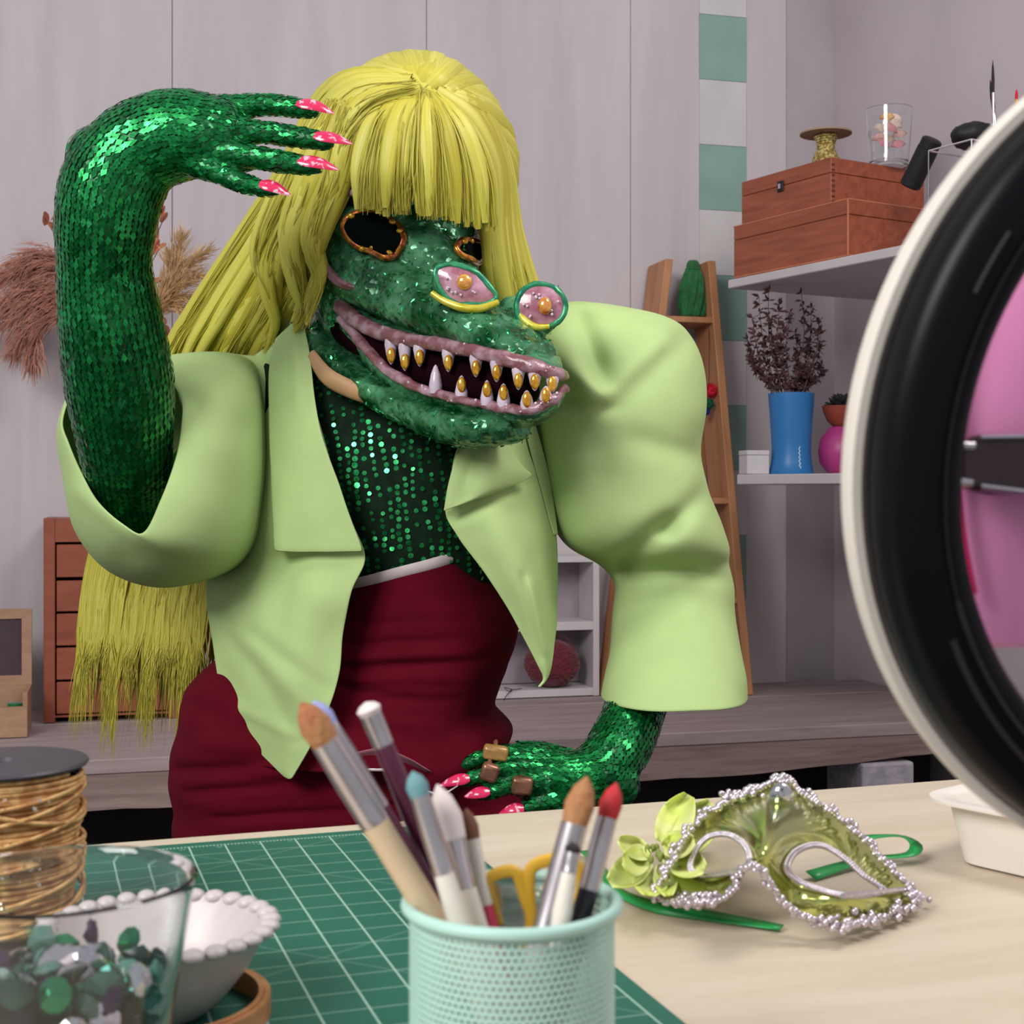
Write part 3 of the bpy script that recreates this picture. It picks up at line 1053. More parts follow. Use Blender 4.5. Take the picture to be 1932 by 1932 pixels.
for k in range(34):
    a = k * 2.4
    el = 0.15 + 0.9 * (k / 34)
    Lf = 0.05 - 0.022 * k / 34
    dr = Vector((math.cos(a) * math.cos(el), math.sin(a) * math.cos(el), math.sin(el)))
    sd = dr.cross(Vector((0, 0, 1))).normalized()
    up = sd.cross(dr)
    c = tc_ + Vector((0, 0, 0.04 + 0.02 * k / 34))
    g = ellipsoid(c + dr * Lf * 0.5, (dr * Lf * 0.55, sd * Lf * 0.26, up * Lf * 0.1), 8, 6)
    mk('leaf', g, M['succulent'], su)
mk('stem', lathe([(0.008, 0.0), (0.01, 0.02), (0.006, 0.04)], tc_ + Vector((0, 0, 0.013)), 10), M['succulent'], su)

# ------------------------------------------------------------------ dried flowers on the wall at the left
bq = thing('dried_bouquet', P(215, 720, 3.52), 'bunch of brown and tan dried pampas plumes hung on the wall', 'dried flowers')
M['pampas'] = pm('brown_pampas', (176, 122, 104), 0.9, var=0.22, scale=40)
M['pampas2'] = pm('tan_pampas', (204, 168, 122), 0.9, var=0.2, scale=40)
M['petal_dry'] = pm('dry_orange_petal', (190, 118, 92), 0.85, var=0.2, scale=30)


def plume(ctrl, width, nb, mat, droop=0.3, rad=0.0011):
    c = [Vector(p) for p in catmull([tuple(P(*q)) for q in ctrl], 24)]
    geos = [tube(c, [0.002 - 0.0014 * i / 24 for i in range(25)], 5)]
    for k in range(nb):
        t = random.uniform(0.28, 1.0)
        i = min(int(t * 24), 23)
        p = c[i].lerp(c[i + 1], t * 24 - i)
        dv = (c[i + 1] - c[i]).normalized()
        sd = Vector((random.gauss(0, 1), random.gauss(0, 0.7), random.gauss(0, 1))).normalized()
        wd = width * math.sin(math.pi * min(1, (t - 0.2) / 0.9)) ** 0.6 * random.uniform(0.5, 1.1)
        q1 = p + (dv * 0.75 + sd * 0.55).normalized() * wd * 0.55
        q2 = q1 + (dv * 0.9 + sd * 0.35 + Vector((0, 0, -droop))).normalized() * wd * 0.5
        geos.append(tube([p, q1, q2], [rad, rad, rad * 0.4], 3, cap=False))
    o = mk('plume', join(*geos), mat, bq)
    return o


for (x, y) in ((-45, 545), (-30, 590), (-15, 628), (25, 665), (62, 690), (5, 520), (45, 505), (-60, 610)):
    plume([(225, 690, 3.53), (150, 560 + (y - 590) * 0.45, 3.46), (80, 545 + (y - 590) * 0.7, 3.42), (x, y, 3.40)], 0.085, 330, M['pampas'], 0.5)
for (x, y) in ((395, 470), (375, 520), (345, 440), (400, 560), (320, 480), (360, 600)):
    plume([(225, 690, 3.53), (285, 600, 3.50), (325, 545 + (y - 520) * 0.4, 3.48), (x, y, 3.46)], 0.06, 260, M['pampas2'], 0.1)
for (x, y, s) in ((300, 400, 20), (290, 430, 26), (310, 410, 16), (285, 470, 30), (270, 500, 30), (300, 470, 22), (285, 540, 30), (305, 560, 26), (290, 600, 30), (85, 412, 18), (105, 408, 16), (98, 425, 12), (310, 630, 26), (270, 570, 30)):
    c = P(x, y, 3.49)
    dr = Vector((random.uniform(-0.6, 0.9), -0.4, random.uniform(0.1, 1))).normalized()
    sd = dr.orthogonal().normalized()
    V, Fc = [], []
    w = s * S(3.49)
    for i in range(5):
        t = i / 4
        for j in range(3):
            V.append(c + dr * w * (t * 2 - 1) * 0.9 + sd * w * 0.55 * (j - 1) * math.sin(math.pi * (0.12 + 0.8 * t)) + dr.cross(sd) * w * 0.25 * (abs(j - 1) - t))
    for i in range(4):
        for j in range(2):
            a0 = i * 3 + j
            Fc.append((a0, a0 + 1, a0 + 4, a0 + 3))
    mk('petal', (V, Fc), M['petal_dry'], bq, mods=(('solid', 0.0012), ('sub', 1)))
    mk('stalk', tube([c, c.lerp(P(215, 640, 3.53), 0.5) + Vector((0, 0, 0.01)), P(218, 690, 3.53)], 0.0012, 5), M['twig'], bq)
for k in range(9):
    x = 205 + k * 4.5
    mk('stalk', tube([P(220 + (k - 4) * 6, 670, 3.53), P(222, 740, 3.53), P(222 - (k - 4) * 7, 830, 3.53)], 0.002, 5), M['twig'], bq)
mk('binding', tube([P(222, 740, 3.53) + Vector((math.cos(a) * 0.012, math.sin(a) * 0.012, 0)) for a in [2 * math.pi * i / 16 for i in range(16)]], 0.004, 6, closed=True), M['pampas2'], bq)
mk('nail', tube([P(222, 738, 3.535), P(222, 735, 3.645)], 0.002, 6), M['chrome'], bq)

# ================================================================== THE WORK TABLE
TZ = 0.90
T0, T1 = onz(200, 1590, TZ), onz(1730, 1475, TZ)
tu = (T1 - T0).normalized()
td = Vector((tu.y, -tu.x, 0))
TA = math.atan2(tu.y, tu.x)
tbl = thing('work_table', T0 + tu * 0.4 + td * 0.4 - Vector((0, 0, TZ)), 'pale pine work table in front of the costumed person', 'table')
c0 = T0 - tu * 0.5
c1 = T1 + tu * 0.55
g = prism([c0, c0 + td * 0.82, c1 + td * 0.82, c1], TZ - 0.032, TZ)
mk('tabletop', g, M['pine'], tbl, smooth=False, mods=(('bevel', 0.003, 2),))
for (a, b_) in ((c0 + tu * 0.08, 0.08), (c1 - tu * 0.08, 0.08), (c0 + tu * 0.08, 0.74), (c1 - tu * 0.08, 0.74)):
    p = a + td * b_
    mk('leg', obox(Vector((p.x, p.y, (TZ - 0.032) / 2)), tu * 0.028, td * 0.028, (0, 0, (TZ - 0.033) / 2)), M['pine_leg'], tbl, smooth=False, mods=(('bevel', 0.003, 1),))
q0, q1 = c0 + tu * 0.11 + td * 0.08, c1 - tu * 0.11 + td * 0.08
mk('apron', obox((q0 + q1) / 2 - Vector((0, 0, 0.075)), (q1 - q0) / 2, td * 0.011, (0, 0, 0.042)), M['pine_leg'], tbl, smooth=False)

# ------------------------------------------------------------------ cutting mat (local axes follow its grid)
R0 = onz(828, 1560, TZ)
mm, nt, b = new_mat('cutting_mat_print')
N, L = nt.nodes, nt.links
tcn = N.new('ShaderNodeTexCoord')
sx = N.new('ShaderNodeSeparateXYZ')
L.new(tcn.outputs['Object'], sx.inputs[0])


def mth(op, a, b_=None, c=None):
    n = N.new('ShaderNodeMath')
    n.operation = op
    for i, v in enumerate((a, b_, c)):
        if v is None:
            continue
        if isinstance(v, (int, float)):
            n.inputs[i].default_value = v
        else:
            L.new(v, n.inputs[i])
    return n.outputs[0]


PER = 0.0268
X_, Y_ = sx.outputs[0], sx.outputs[1]
bx0, by0 = 0.012, 0.012


def lines(co, off, per, half):
    m = mth('ABSOLUTE', mth('SUBTRACT', mth('MODULO', mth('ADD', mth('MULTIPLY', co, -1), per * 20 - off + per / 2), per), per / 2))
    return mth('LESS_THAN', m, half)


inside = mth('MULTIPLY', mth('LESS_THAN', X_, -bx0 + 0.0008), mth('LESS_THAN', Y_, -by0 + 0.0008))
g1 = lines(X_, bx0, PER, 0.00065)
g2 = lines(Y_, by0, PER, 0.00045)
dg = lines(mth('ADD', X_, Y_), bx0 + by0, PER * 8 * 1.0, 0.0006)
dg2 = lines(mth('ADD', mth('MULTIPLY', X_, 0.577), mth('MULTIPLY', Y_, -1)), 0.03, PER * 9, 0.0005)
tick = mth('MULTIPLY', lines(X_, bx0, PER / 10, 0.0004), mth('MULTIPLY', mth('GREATER_THAN', Y_, -by0 - 0.003), mth('LESS_THAN', Y_, -by0 + 0.001)))
allg = mth('MULTIPLY', inside, mth('MAXIMUM', mth('MAXIMUM', g1, mth('MULTIPLY', g2, 0.75)), mth('MAXIMUM', tick, mth('MULTIPLY', mth('MAXIMUM', dg, dg2), 0.35))))
# little printed marks by the edge
vo = N.new('ShaderNodeTexVoronoi')
vo.inputs['Scale'].default_value = 520
L.new(tcn.outputs['Object'], vo.inputs['Vector'])
band = mth('MULTIPLY', mth('LESS_THAN', mth('ABSOLUTE', mth('ADD', Y_, 0.019)), 0.0022), lines(mth('ADD', X_, 0.004), bx0, PER, 0.0035))
marks = mth('MULTIPLY', band, mth('LESS_THAN', vo.outputs['Distance'], 0.32))
allg = mth('MAXIMUM', allg, mth('MULTIPLY', marks, 0.8))
nz = N.new('ShaderNodeTexNoise')
nz.inputs['Scale'].default_value = 9
L.new(tcn.outputs['Object'], nz.inputs['Vector'])
cr = N.new('ShaderNodeValToRGB')
cr.color_ramp.elements[0].color = (*lin((26, 88, 72)), 1)
cr.color_ramp.elements[1].color = (*lin((32, 100, 82)), 1)
L.new(nz.outputs[0], cr.inputs[0])
mx = N.new('ShaderNodeMix')
mx.data_type = 'RGBA'
L.new(mth('MULTIPLY', allg, 0.7), mx.inputs[0])
L.new(cr.outputs[0], mx.inputs[6])
mx.inputs[7].default_value = (*lin((176, 206, 190)), 1)
L.new(mx.outputs[2], b.inputs['Base Color'])
b.inputs['Roughness'].default_value = 0.55
me = bpy.data.meshes.new('cutting_mat')
bmm = bmesh.new()
rs = []
for (x, y) in ((-0.66, -0.52), (0, -0.52), (0, 0), (-0.66, 0)):
    sxn, syn = (1 if x < -0.3 else -1), (1 if y < -0.3 else -1)
    cx_, cy_ = x + sxn * 0.006, y + syn * 0.006
    a0 = {(-1, 1): -90, (-1, -1): 0, (1, -1): 90, (1, 1): 180}[(sxn, syn)]
    for k in range(5):
        a = math.radians(a0 + 22.5 * k)
        rs.append((cx_ + 0.006 * math.cos(a), cy_ + 0.006 * math.sin(a)))
vb = [bmm.verts.new((x, y, 0)) for x, y in rs]
vt = [bmm.verts.new((x, y, 0.002)) for x, y in rs]
bmm.faces.new(list(reversed(vb)))
bmm.faces.new(vt)
for i in range(len(rs)):
    j = (i + 1) % len(rs)
    bmm.faces.new((vb[i], vb[j], vt[j], vt[i]))
bmm.to_mesh(me)
bmm.free()
me.materials.append(mm)
mat_o = bpy.data.objects.new('cutting_mat', me)
COL.objects.link(mat_o)
mat_o.location = R0 + Vector((0, 0, 0.0003))
mat_o.rotation_euler = (0, 0, TA)
tag(mat_o, 'green cutting mat with pale grid lines lying on the table', 'cutting mat')
MZ = TZ + 0.0024

# ------------------------------------------------------------------ mesh cup
M['mint'] = pm('mint_metal', (168, 204, 192), 0.42, var=0.04, scale=20)
cd = 0.58
cc = Vector((0.0, cd, MZ))
cr_ = 192 * S(cd)
rimz = H - (1703 - HOR) / F * cd
cup = thing('pen_cup', cc, 'mint green metal mesh pen cup full of paint brushes', 'pen cup')
NA, NZ = 92, 34
hC = rimz - MZ
V, Fc = [], []
solid_top, solid_bot = 0.0035, 0.006
dz = (hC - solid_top - solid_bot) / NZ
da = 2 * math.pi / NA
for k in range(NZ):
    for i in range(NA):
        a = (i + 0.5 * (k % 2)) * da
        z0_ = solid_bot + dz * k
        zc_ = z0_ + dz / 2
        n0 = len(V)
        # the cell: a slotted diamond hole in its frame
        for (fa, fz) in ((-0.5, -0.5), (0.5, -0.5), (0.5, 0.5), (-0.5, 0.5)):
            aa = a + fa * da
            V.append(cc + Vector((math.cos(aa) * cr_, math.sin(aa) * cr_, zc_ + fz * dz)))
        for (fa, fz) in ((-0.40, 0.0), (0.0, -0.38), (0.40, 0.0), (0.0, 0.38)):
            aa = a + fa * da
            V.append(cc + Vector((math.cos(aa) * cr_, math.sin(aa) * cr_, zc_ + fz * dz)))
        Fc += [(n0, n0 + 1, n0 + 5), (n0 + 1, n0 + 6, n0 + 5), (n0 + 1, n0 + 2, n0 + 6), (n0 + 2, n0 + 7, n0 + 6), (n0 + 2, n0 + 3, n0 + 7), (n0 + 3, n0 + 4, n0 + 7), (n0 + 3, n0, n0 + 4), (n0, n0 + 5, n0 + 4)]
mk('mesh_wall', (V, Fc), M['mint'], cup, smooth=False, mods=(('solid', 0.0006, 0),))['kind'] = 'stuff'
mk('band', lathe([(cr_, hC - solid_top - 0.0002), (cr_, hC)], cc, 96, cap=False), M['mint'], cup)
mk('band', lathe([(cr_, 0.0), (cr_, solid_bot + 0.0002)], cc, 96, cap=False), M['mint'], cup)
mk('base', lathe([(0.0, 0.0012), (cr_ * 0.99, 0.0012), (cr_ * 0.99, 0.0003), (0.0, 0.0003)], cc, 64), M['mint'], cup)
rr = 0.0026
mk('rim', lathe([(cr_ + 0.0012 + rr * math.cos(a), hC + rr * math.sin(a)) for a in [2 * math.pi * i / 12 for i in range(12)]], cc, 96, closed=True), M['mint'], cup)

M['silver'] = pm('brushed_silver', (196, 190, 192), 0.28, 1.0, var=0.06, scale=60, stretch=(1, 1, 1))
M['beige'] = pm('beige_handle', (206, 182, 148), 0.45, var=0.06, scale=25)
M['plum'] = pm('plum_handle', (86, 24, 56), 0.25, var=0.1, coat=0.4)
M['ivory'] = pm('ivory_handle', (222, 214, 202), 0.4, var=0.04)
M['handle_red'] = pm('red_pink_handle', (206, 56, 92), 0.35, var=0.05)
M['handle_black'] = pm('black_handle', (24, 24, 34), 0.3, var=0.1)
M['br_orange'] = pm('orange_bristle', (150, 78, 40), 0.7, rgb2=(176, 130, 84), scale=40, bump=0.4, bscale=300)
M['br_lilac'] = pm('lilac_bristle', (150, 156, 206), 0.7, var=0.1)
M['br_white'] = pm('white_bristle', (222, 208, 204), 0.8, var=0.06)
M['br_teal'] = pm('teal_bristle', (96, 138, 142), 0.75, var=0.1)
M['br_brown'] = pm('brown_bristle', (112, 70, 54), 0.75, var=0.2)
M['br_red'] = pm('red_bristle', (184, 30, 34), 0.6, var=0.15)
M['clear_handle'] = pm('mauve_handle', (168, 148, 156), 0.2, var=0.15, scale=30)


def cup_foot(a, r=0.028):
    return cc + Vector((math.cos(a) * r, math.sin(a) * r, 0.0045))


GRP = 'paint brushes in the mint cup'


def cup_brush(label, tip, rads, mats, marks, lean_to, dtip):
    p1 = P(tip[0], tip[1], dtip)
    # rest on the rim side given by lean_to (px at the rim height) and run to the cup floor
    rim = P(lean_to[0], lean_to[1], lean_to[2])
    dv = (rim - p1).normalized()
    t = (MZ + 0.012 - p1.z) / dv.z
    foot = p1 + dv * t
    fx, fy = foot.x - cc.x, foot.y - cc.y
    fr_ = math.hypot(fx, fy)
    if fr_ > cr_ - 0.011:
        # stop where the handle meets the wall of the cup
        lo, hi = 0.0, t
        for _ in range(40):
            mi = (lo + hi) / 2
            q = p1 + dv * mi
            if math.hypot(q.x - cc.x, q.y - cc.y) > cr_ - 0.009 and q.z < rimz:
                hi = mi
            else:
                lo = mi
        foot = p1 + dv * lo
    return brush('paint_brush', label, foot, p1, rads, mats, GRP, marks=marks)


cup_brush('big flat paint brush with brown bristles and beige handle in the mint cup', (568, 1325), (0.0056, 0.0060, 0.0064), (M['beige'], M['silver'], M['br_orange']), (0, .72, .91, 1), (798, 1700, 0.572), 0.56)
cup_brush('slim paint brush with lilac bristles and plum handle in the mint cup', (592, 1322), (0.0034, 0.0042, 0.0042), (M['plum'], M['silver'], M['br_lilac']), (0, .74, .94, 1), (822, 1690, 0.590), 0.585)
cup_brush('paint brush with fluffy white tip and dark plum handle in the mint cup', (690, 1325), (0.0048, 0.0044, 0.0050), (M['plum'], M['silver'], M['br_white']), (0, .775, .94, 1), (842, 1690, 0.600), 0.59)
cup_brush('paint brush with grey teal tip and ivory handle in the mint cup', (778, 1455), (0.0052, 0.0042, 0.0044), (M['ivory'], M['silver'], M['br_teal']), (0, .725, .933, 1), (860, 1720, 0.565), 0.57)
cup_brush('short broad paint brush with white bristles in the mint cup', (825, 1480), (0.0048, 0.0040, 0.0062), (M['ivory'], M['silver'], M['br_white']), (0, .70, .84, 1), (893, 1720, 0.58), 0.59)
cup_brush('thin paint brush with brown tip and pink handle end in the mint cup', (880, 1525), (0.0044, 0.0027, 0.0034), (M['handle_red'], M['ivory'], M['br_brown']), (0, .69, .90, 1), (925, 1740, 0.59), 0.60)
cup_brush('tall paint brush with pointed brown bristles in the mint cup', (1108, 1465), (0.0062, 0.0052, 0.0058), (M['clear_handle'], M['silver'], M['br_orange']), (0, .55, .87, 1), (1035, 1735, 0.565), 0.575)
cup_brush('small brush with black tip in the mint cup', (1083, 1590), (0.0040, 0.0030, 0.0031), (M['ivory'], M['silver'], M['bristle_dark']), (0, .72, .91, 1), (1060, 1725, 0.555), 0.56)
cup_brush('paint brush with red tip and black handle in the mint cup', (1163, 1477), (0.0052, 0.0042, 0.0046), (M['handle_black'], M['silver'], M['br_red']), (0, .70, .90, 1), (1098, 1725, 0.575), 0.59)

# yellow scissors standing blades down
M['yellow'] = pm('yellow_plastic', (206, 160, 44), 0.35, var=0.05)
sc0 = thing('scissors', cc + Vector((0.006, 0.012, 0.006)), 'scissors with yellow handles standing in the mint cup', 'scissors')
for (pts, nm) in (([(938, 1745), (925, 1690), (922, 1660), (950, 1645), (975, 1648), (990, 1690), (1004, 1740), (985, 1790)], 'handle'),
                  ([(1004, 1740), (998, 1690), (1002, 1640), (1040, 1622), (1080, 1625), (1098, 1660), (1090, 1705), (1040, 1780)], 'handle')):
    dd = 0.594
    q = catmull([P(x, y, dd) for x, y in pts], 40)
    mk(nm, tube(q, 0.0023, 8, flat=(1.0, 1.2)), M['yellow'], sc0)
pv_ = P(998, 1800, 0.594)
for (x, y) in ((965, 2120), (1012, 2120)):
    tip = P(x, y, 0.60)
    mk('blade', tube([pv_ + Vector((0, 0, 0.006)), pv_.lerp(tip, 0.4), tip], [0.006, 0.005, 0.0008], 4, flat=(1, 0.18)), M['chrome'], sc0, smooth=False)
mk('pivot', ellipsoid(pv_ + Vector((0, -0.003, -0.01)), ((0.004, 0, 0), (0, 0.002, 0), (0, 0, 0.004)), 12, 8), M['chrome'], sc0)
# steel ruler in the middle of the cup
M['ruler'] = wood('striped_ruler', (96, 136, 128), (196, 204, 200), 'X', 30, 0.4, 6, bump=0)
p0, p1 = P(985, 2060, 0.606), P(962, 1668, 0.614)
rl = thing('short_ruler', p0, 'short grey metal ruler standing in the mint cup behind the scissors', 'ruler')
dv = (p1 - p0)
mk('blade', obox((p0 + p1) / 2, Vector((0.0065, 0.0, 0)), Vector((0, 0.0006, 0)), dv / 2), M['chrome'], rl, smooth=False)
mk('scale_marks', obox((p0 + p1) / 2 + Vector((0.001, -0.0009, 0)), Vector((0.0045, 0, 0)), Vector((0, 0.0002, 0)), dv * 0.49), M['ruler'], rl, smooth=False)

# ------------------------------------------------------------------ glass bowl with gems
gd = 0.60
gC = Vector(((118 - CX) / F * gd, gd, MZ))
grz = H - (1658 - HOR) / F * gd
gh = grz - MZ
gr = 250 * S(gd)
gb = thing('glass_bowl', gC, 'clear flared glass filled with faceted gems at the left', 'glass')
GB = 0.036
gw = lambda z, o_: (GB + 0.002 + o_ + (gr - 0.001 - GB - 0.002) * (z - 0.002) / (gh - 0.004), z)
mk('vessel', lathe([(0.0, 0.0002), (GB - 0.002, 0.0), (GB, 0.0003), gw(0.002, 0), gw(0.004, 0), gw(0.03, 0), gw(0.07, 0), gw(gh - 0.006, 0), gw(gh - 0.0035, 0), gw(gh - 0.002, 0), (gr, gh - 0.0003), (gr - 0.0012, gh + 0.0008), (gr - 0.0026, gh - 0.0005), gw(gh - 0.0035, -0.0022), gw(gh - 0.006, -0.0022), gw(0.07, -0.0022), gw(0.03, -0.0022), gw(0.010, -0.0022), gw(0.0075, -0.0026), (GB - 0.004, 0.0055), (0.0, 0.005)], gC, 72), M['glass'], gb, recalc=False)
gem_cols = [('teal', (4, 74, 66), 0), ('clear', (150, 148, 160), 0), ('emerald', (2, 128, 86), 0), ('violet', (56, 32, 80), 0), ('black', (6, 9, 12), 0), ('silver', (200, 198, 204), 1), ('seagreen', (62, 104, 94), 2)]
gmats = {}
for nm, c, kd in gem_cols:
    if kd == 0:
        gmats[nm] = pm('gem_' + nm, c, 0.08, 0.65, var=0.25, scale=80, coat=0.12)
    elif kd == 1:
        gmats[nm] = pm('gem_' + nm, c, 0.08, 1.0, var=0.05)
    else:
        gmats[nm] = pm('gem_' + nm, c, 0.35, 0.0, var=0.05)


def gem_mesh(nm, r):
    V, Fc = [], []
    n = 8
    for (rr_, h) in ((0.55, 0.5), (1.0, 0.12), (1.0, 0.0)):
        for j in range(n):
            a = 2 * math.pi * (j + (0.5 if rr_ > 0.9 and h > 0.05 else 0)) / n
            V.append((rr_ * r * math.cos(a), rr_ * r * math.sin(a), h * r))
    V.append((0, 0, -0.55 * r))
    Fc.append(tuple(range(n)))
    for j in range(n):
        j2 = (j + 1) % n
        Fc.append((j2, j, n + j))
        Fc.append((j2, n + j, n + j2))
        Fc.append((n + j2, n + j, 2 * n + j))
        Fc.append((n + j2, 2 * n + j, 2 * n + j2))
        Fc.append((2 * n + j2, 2 * n + j, 3 * n))
    me = bpy.data.meshes.new('gem_' + nm)
    me.from_pydata(V, [], [tuple(f) for f in Fc])
    me.update()
    me.materials.append(gmats[nm])
    return me


gmesh = {nm: gem_mesh(nm, 1.0) for nm, _, _ in gem_cols}
placed = []
lvl = 0.072
tries = 0
rng = random.Random(3)
while len(placed) < 230 and tries < 30000:
    tries += 1
    r = rng.uniform(0.0056, 0.0088)
    z = rng.uniform(0.007 + r * 0.7, lvl)
    f = z / gh
    wall_r = (GB - 0.0005) + (gr - 0.0034 - GB) * f - r * 1.02 - 0.0006
    a = rng.uniform(0, 2 * math.pi)
    q = wall_r * math.sqrt(rng.random())
    if z > lvl - 0.012:
        z -= 0.008 * (q / max(wall_r, 1e-4)) * rng.random()
    p = Vector((q * math.cos(a), q * math.sin(a), z))
    if all((p - o).length > (r + ro) * 0.74 for o, ro in placed):
        placed.append((p, r))
weights = ['teal', 'teal', 'teal', 'clear', 'emerald', 'emerald', 'violet', 'black', 'black', 'black', 'silver', 'silver', 'seagreen']
gl_lab = {'teal': 'deep teal faceted gem in the flared glass', 'clear': 'clear pale faceted gem in the flared glass', 'emerald': 'bright emerald faceted gem in the flared glass', 'violet': 'violet faceted gem in the flared glass',
          'black': 'blackish faceted gem in the flared glass', 'silver': 'mirror silver faceted gem in the flared glass', 'seagreen': 'matt sea green gem in the flared glass'}
for p, r in placed:
    nm = rng.choice(weights)
    o = bpy.data.objects.new('gem', gmesh[nm])
    COL.objects.link(o)
    o.location = gC + p
    o.scale = (r, r, r)
    o.rotation_euler = (rng.uniform(0, 6.28), rng.uniform(0, 6.28), rng.uniform(0, 6.28))
    tag(o, gl_lab[nm], 'gem', nm + ' gems in the flared glass')

# ------------------------------------------------------------------ white scalloped bowl and wooden hoop
M['porcelain'] = pm('porcelain', (190, 180, 179), 0.35, var=0.02, scale=10)
wd_ = 0.735
wC = Vector(((300 - CX) / F * wd_, wd_, MZ))
wrz = H - (1745 - HOR) / F * wd_
wh = wrz - MZ
wr_ = 212 * S(wd_)
wb = thing('scalloped_bowl', wC, 'white porcelain bowl with scalloped beaded rim on the mat', 'bowl')
mk('body', lathe([(0.0, 0.001), (0.022, 0.0), (0.026, 0.003), (0.036, 0.012), (0.047, 0.026), (wr_ - 0.003, wh - 0.003), (wr_, wh), (wr_ - 0.003, wh), (wr_ - 0.0065, wh - 0.004), (0.042, 0.025), (0.03, 0.012), (0.0, 0.007)], wC, 72), M['porcelain'], wb)
for k in range(30):
    a = 2 * math.pi * k / 30
    c = wC + Vector((math.cos(a) * (wr_ - 0.0012), math.sin(a) * (wr_ - 0.0012), wh - 0.0005))
    mk('bead', ellipsoid(c, ((0.0058, 0, 0), (0, 0.0058, 0), (0, 0, 0.0036)), 12, 8), M['porcelain'], wb)
M['hoop'] = wood('hoop_wood', (150, 92, 52), (196, 142, 96), 'X', 8, 0.5, 6)
hC_ = Vector(((290 - CX) / F * 0.735, 0.728, MZ))
hr_ = 0.0575
hp = thing('wooden_hoop', hC_, 'light wooden hoop lying on the mat around the white bowl', 'hoop')
hh_ = 0.012
mk('inner_ring', lathe([(hr_ - 0.003, 0.0003), (hr_ - 0.0003, 0.0003), (hr_ - 0.0003, hh_), (hr_ - 0.003, hh_)], hC_, 80, closed=True), M['hoop'], hp)
mk('outer_ring', lathe([(hr_, 0.0003), (hr_ + 0.003, 0.0003), (hr_ + 0.003, hh_ - 0.001), (hr_, hh_ - 0.001)], hC_, 80, closed=True), M['hoop'], hp)

# ------------------------------------------------------------------ big spool of gold twine
sd_ = 0.87
sC = Vector(((2 - CX) / F * sd_, sd_, MZ))
stz = H - (1436 - HOR) / F * sd_
shh = stz - MZ
M['flange'] = pm('black_flange', (62, 56, 64), 0.45, var=0.05)
M['twine'] = pm('gold_twine', (176, 122, 72), 0.5, 0.25, rgb2=(214, 170, 112), scale=120, contrast=(0.4, 0.6))
M['tinsel'] = pm('tinsel', (224, 210, 196), 0.15, 1.0, var=0.1)
bs = thing('twine_spool', sC, 'large spool of sparkling gold twine with black end discs', 'spool')
fr = 160 * S(sd_)
mk('flange', lathe([(0.010, shh - 0.003), (fr - 0.001, shh - 0.003), (fr, shh - 0.0015), (fr - 0.001, shh), (0.010, shh + 0.0005), (0.008, shh - 0.002)], sC, 64), M['flange'], bs)
mk('flange', lathe([(0.010, 0.0003), (fr - 0.001, 0.0003), (fr, 0.0015), (fr - 0.001, 0.003), (0.010, 0.003)], sC, 64), M['flange'], bs)
mk('core', lathe([(0.030, 0.003), (0.030, shh - 0.003)], sC, 24), M['flange'], bs)
pts = []
NTn = 52
for i in range(NTn * 24):
    t = i / (NTn * 24)
    a = 2 * math.pi * NTn * t
    rr = 0.0462 - 0.0045 * (1 - t) + 0.0014 * noise.noise(Vector((a * 0.6, t * 8, 0))) + 0.001 * math.sin(t * 22)
    pts.append(sC + Vector((math.cos(a) * rr, math.sin(a) * rr, 0.006 + t * (shh - 0.0125) + 0.0016 * math.sin(a * 0.5 + t * 9))))
mk('twine', tube(pts, 0.0017, 5), M['twine'], bs)
# a few crossing turns
geos = []
for k in range(11):
    ph = random.uniform(0, 6.28)
    zc_ = random.uniform(0.2, 0.85) * shh
    amp = random.uniform(0.004, 0.016)
    q = []
    for i in range(60):
        a = 2 * math.pi * i / 60
        q.append(sC + Vector((math.cos(a) * 0.0484, math.sin(a) * 0.0484, min(max(zc_ + amp * math.sin(a + ph), 0.007), shh - 0.007))))
    geos.append(tube(q, 0.0016, 5, closed=True))
mk('crossing_turns', join(*geos), M['twine'], bs)
geos = []
for k in range(420):
    a = random.gauss(-1.75, 0.55)
    zc_ = random.choice((0.82, 0.55, 0.5, 0.3)) * shh + random.gauss(0, 0.006)
    zc_ = min(max(zc_, 0.008), shh - 0.008)
    p = sC + Vector((math.cos(a) * 0.0493, math.sin(a) * 0.0493, zc_))
    q = Vector((random.gauss(0, 1), random.gauss(0, 1), random.gauss(0, 1))).normalized()
    s = q.orthogonal().normalized()
    e_ = random.uniform(0.0008, 0.0019)
    geos.append(([p - q * e_, p + s * e_ * 0.7, p + q * e_, p - s * e_ * 0.7], [(0, 1, 2, 3)]))
mk('tinsel_flakes', join(*geos), M['tinsel'], bs, smooth=False)['kind'] = 'stuff'

# ------------------------------------------------------------------ white plastic tray
M['tray'] = pm('milky_tray', (226, 218, 208), 0.4, var=0.02, sss=0.2)
ta, tb_ = onz(1798, 1628, TZ), onz(1990, 1672, TZ)
e1 = (tb_ - ta).normalized()
e2 = Vector((-e1.y, e1.x, 0))
Lt, Wt = 0.16, 0.19
tr = thing('white_tray', ta + e1 * Lt / 2 + e2 * Wt / 2, 'milky white plastic tray with flared rim at the right', 'tray')


def rrect(z, grow, n=6, r=0.02):
    out = []
    x0, x1, y0, y1 = -grow, Lt + grow, -grow, Wt + grow
    r = r + grow * 0.6
    for (cx_, cy_, a0) in ((x1 - r, y1 - r, 0), (x0 + r, y1 - r, 90), (x0 + r, y0 + r, 180), (x1 - r, y0 + r, 270)):
        for k in range(n + 1):
            a = math.radians(a0 + 90 * k / n)
            out.append(ta + e1 * (cx_ + r * math.cos(a)) + e2 * (cy_ + r * math.sin(a)) + Vector((0, 0, z)))
    return out


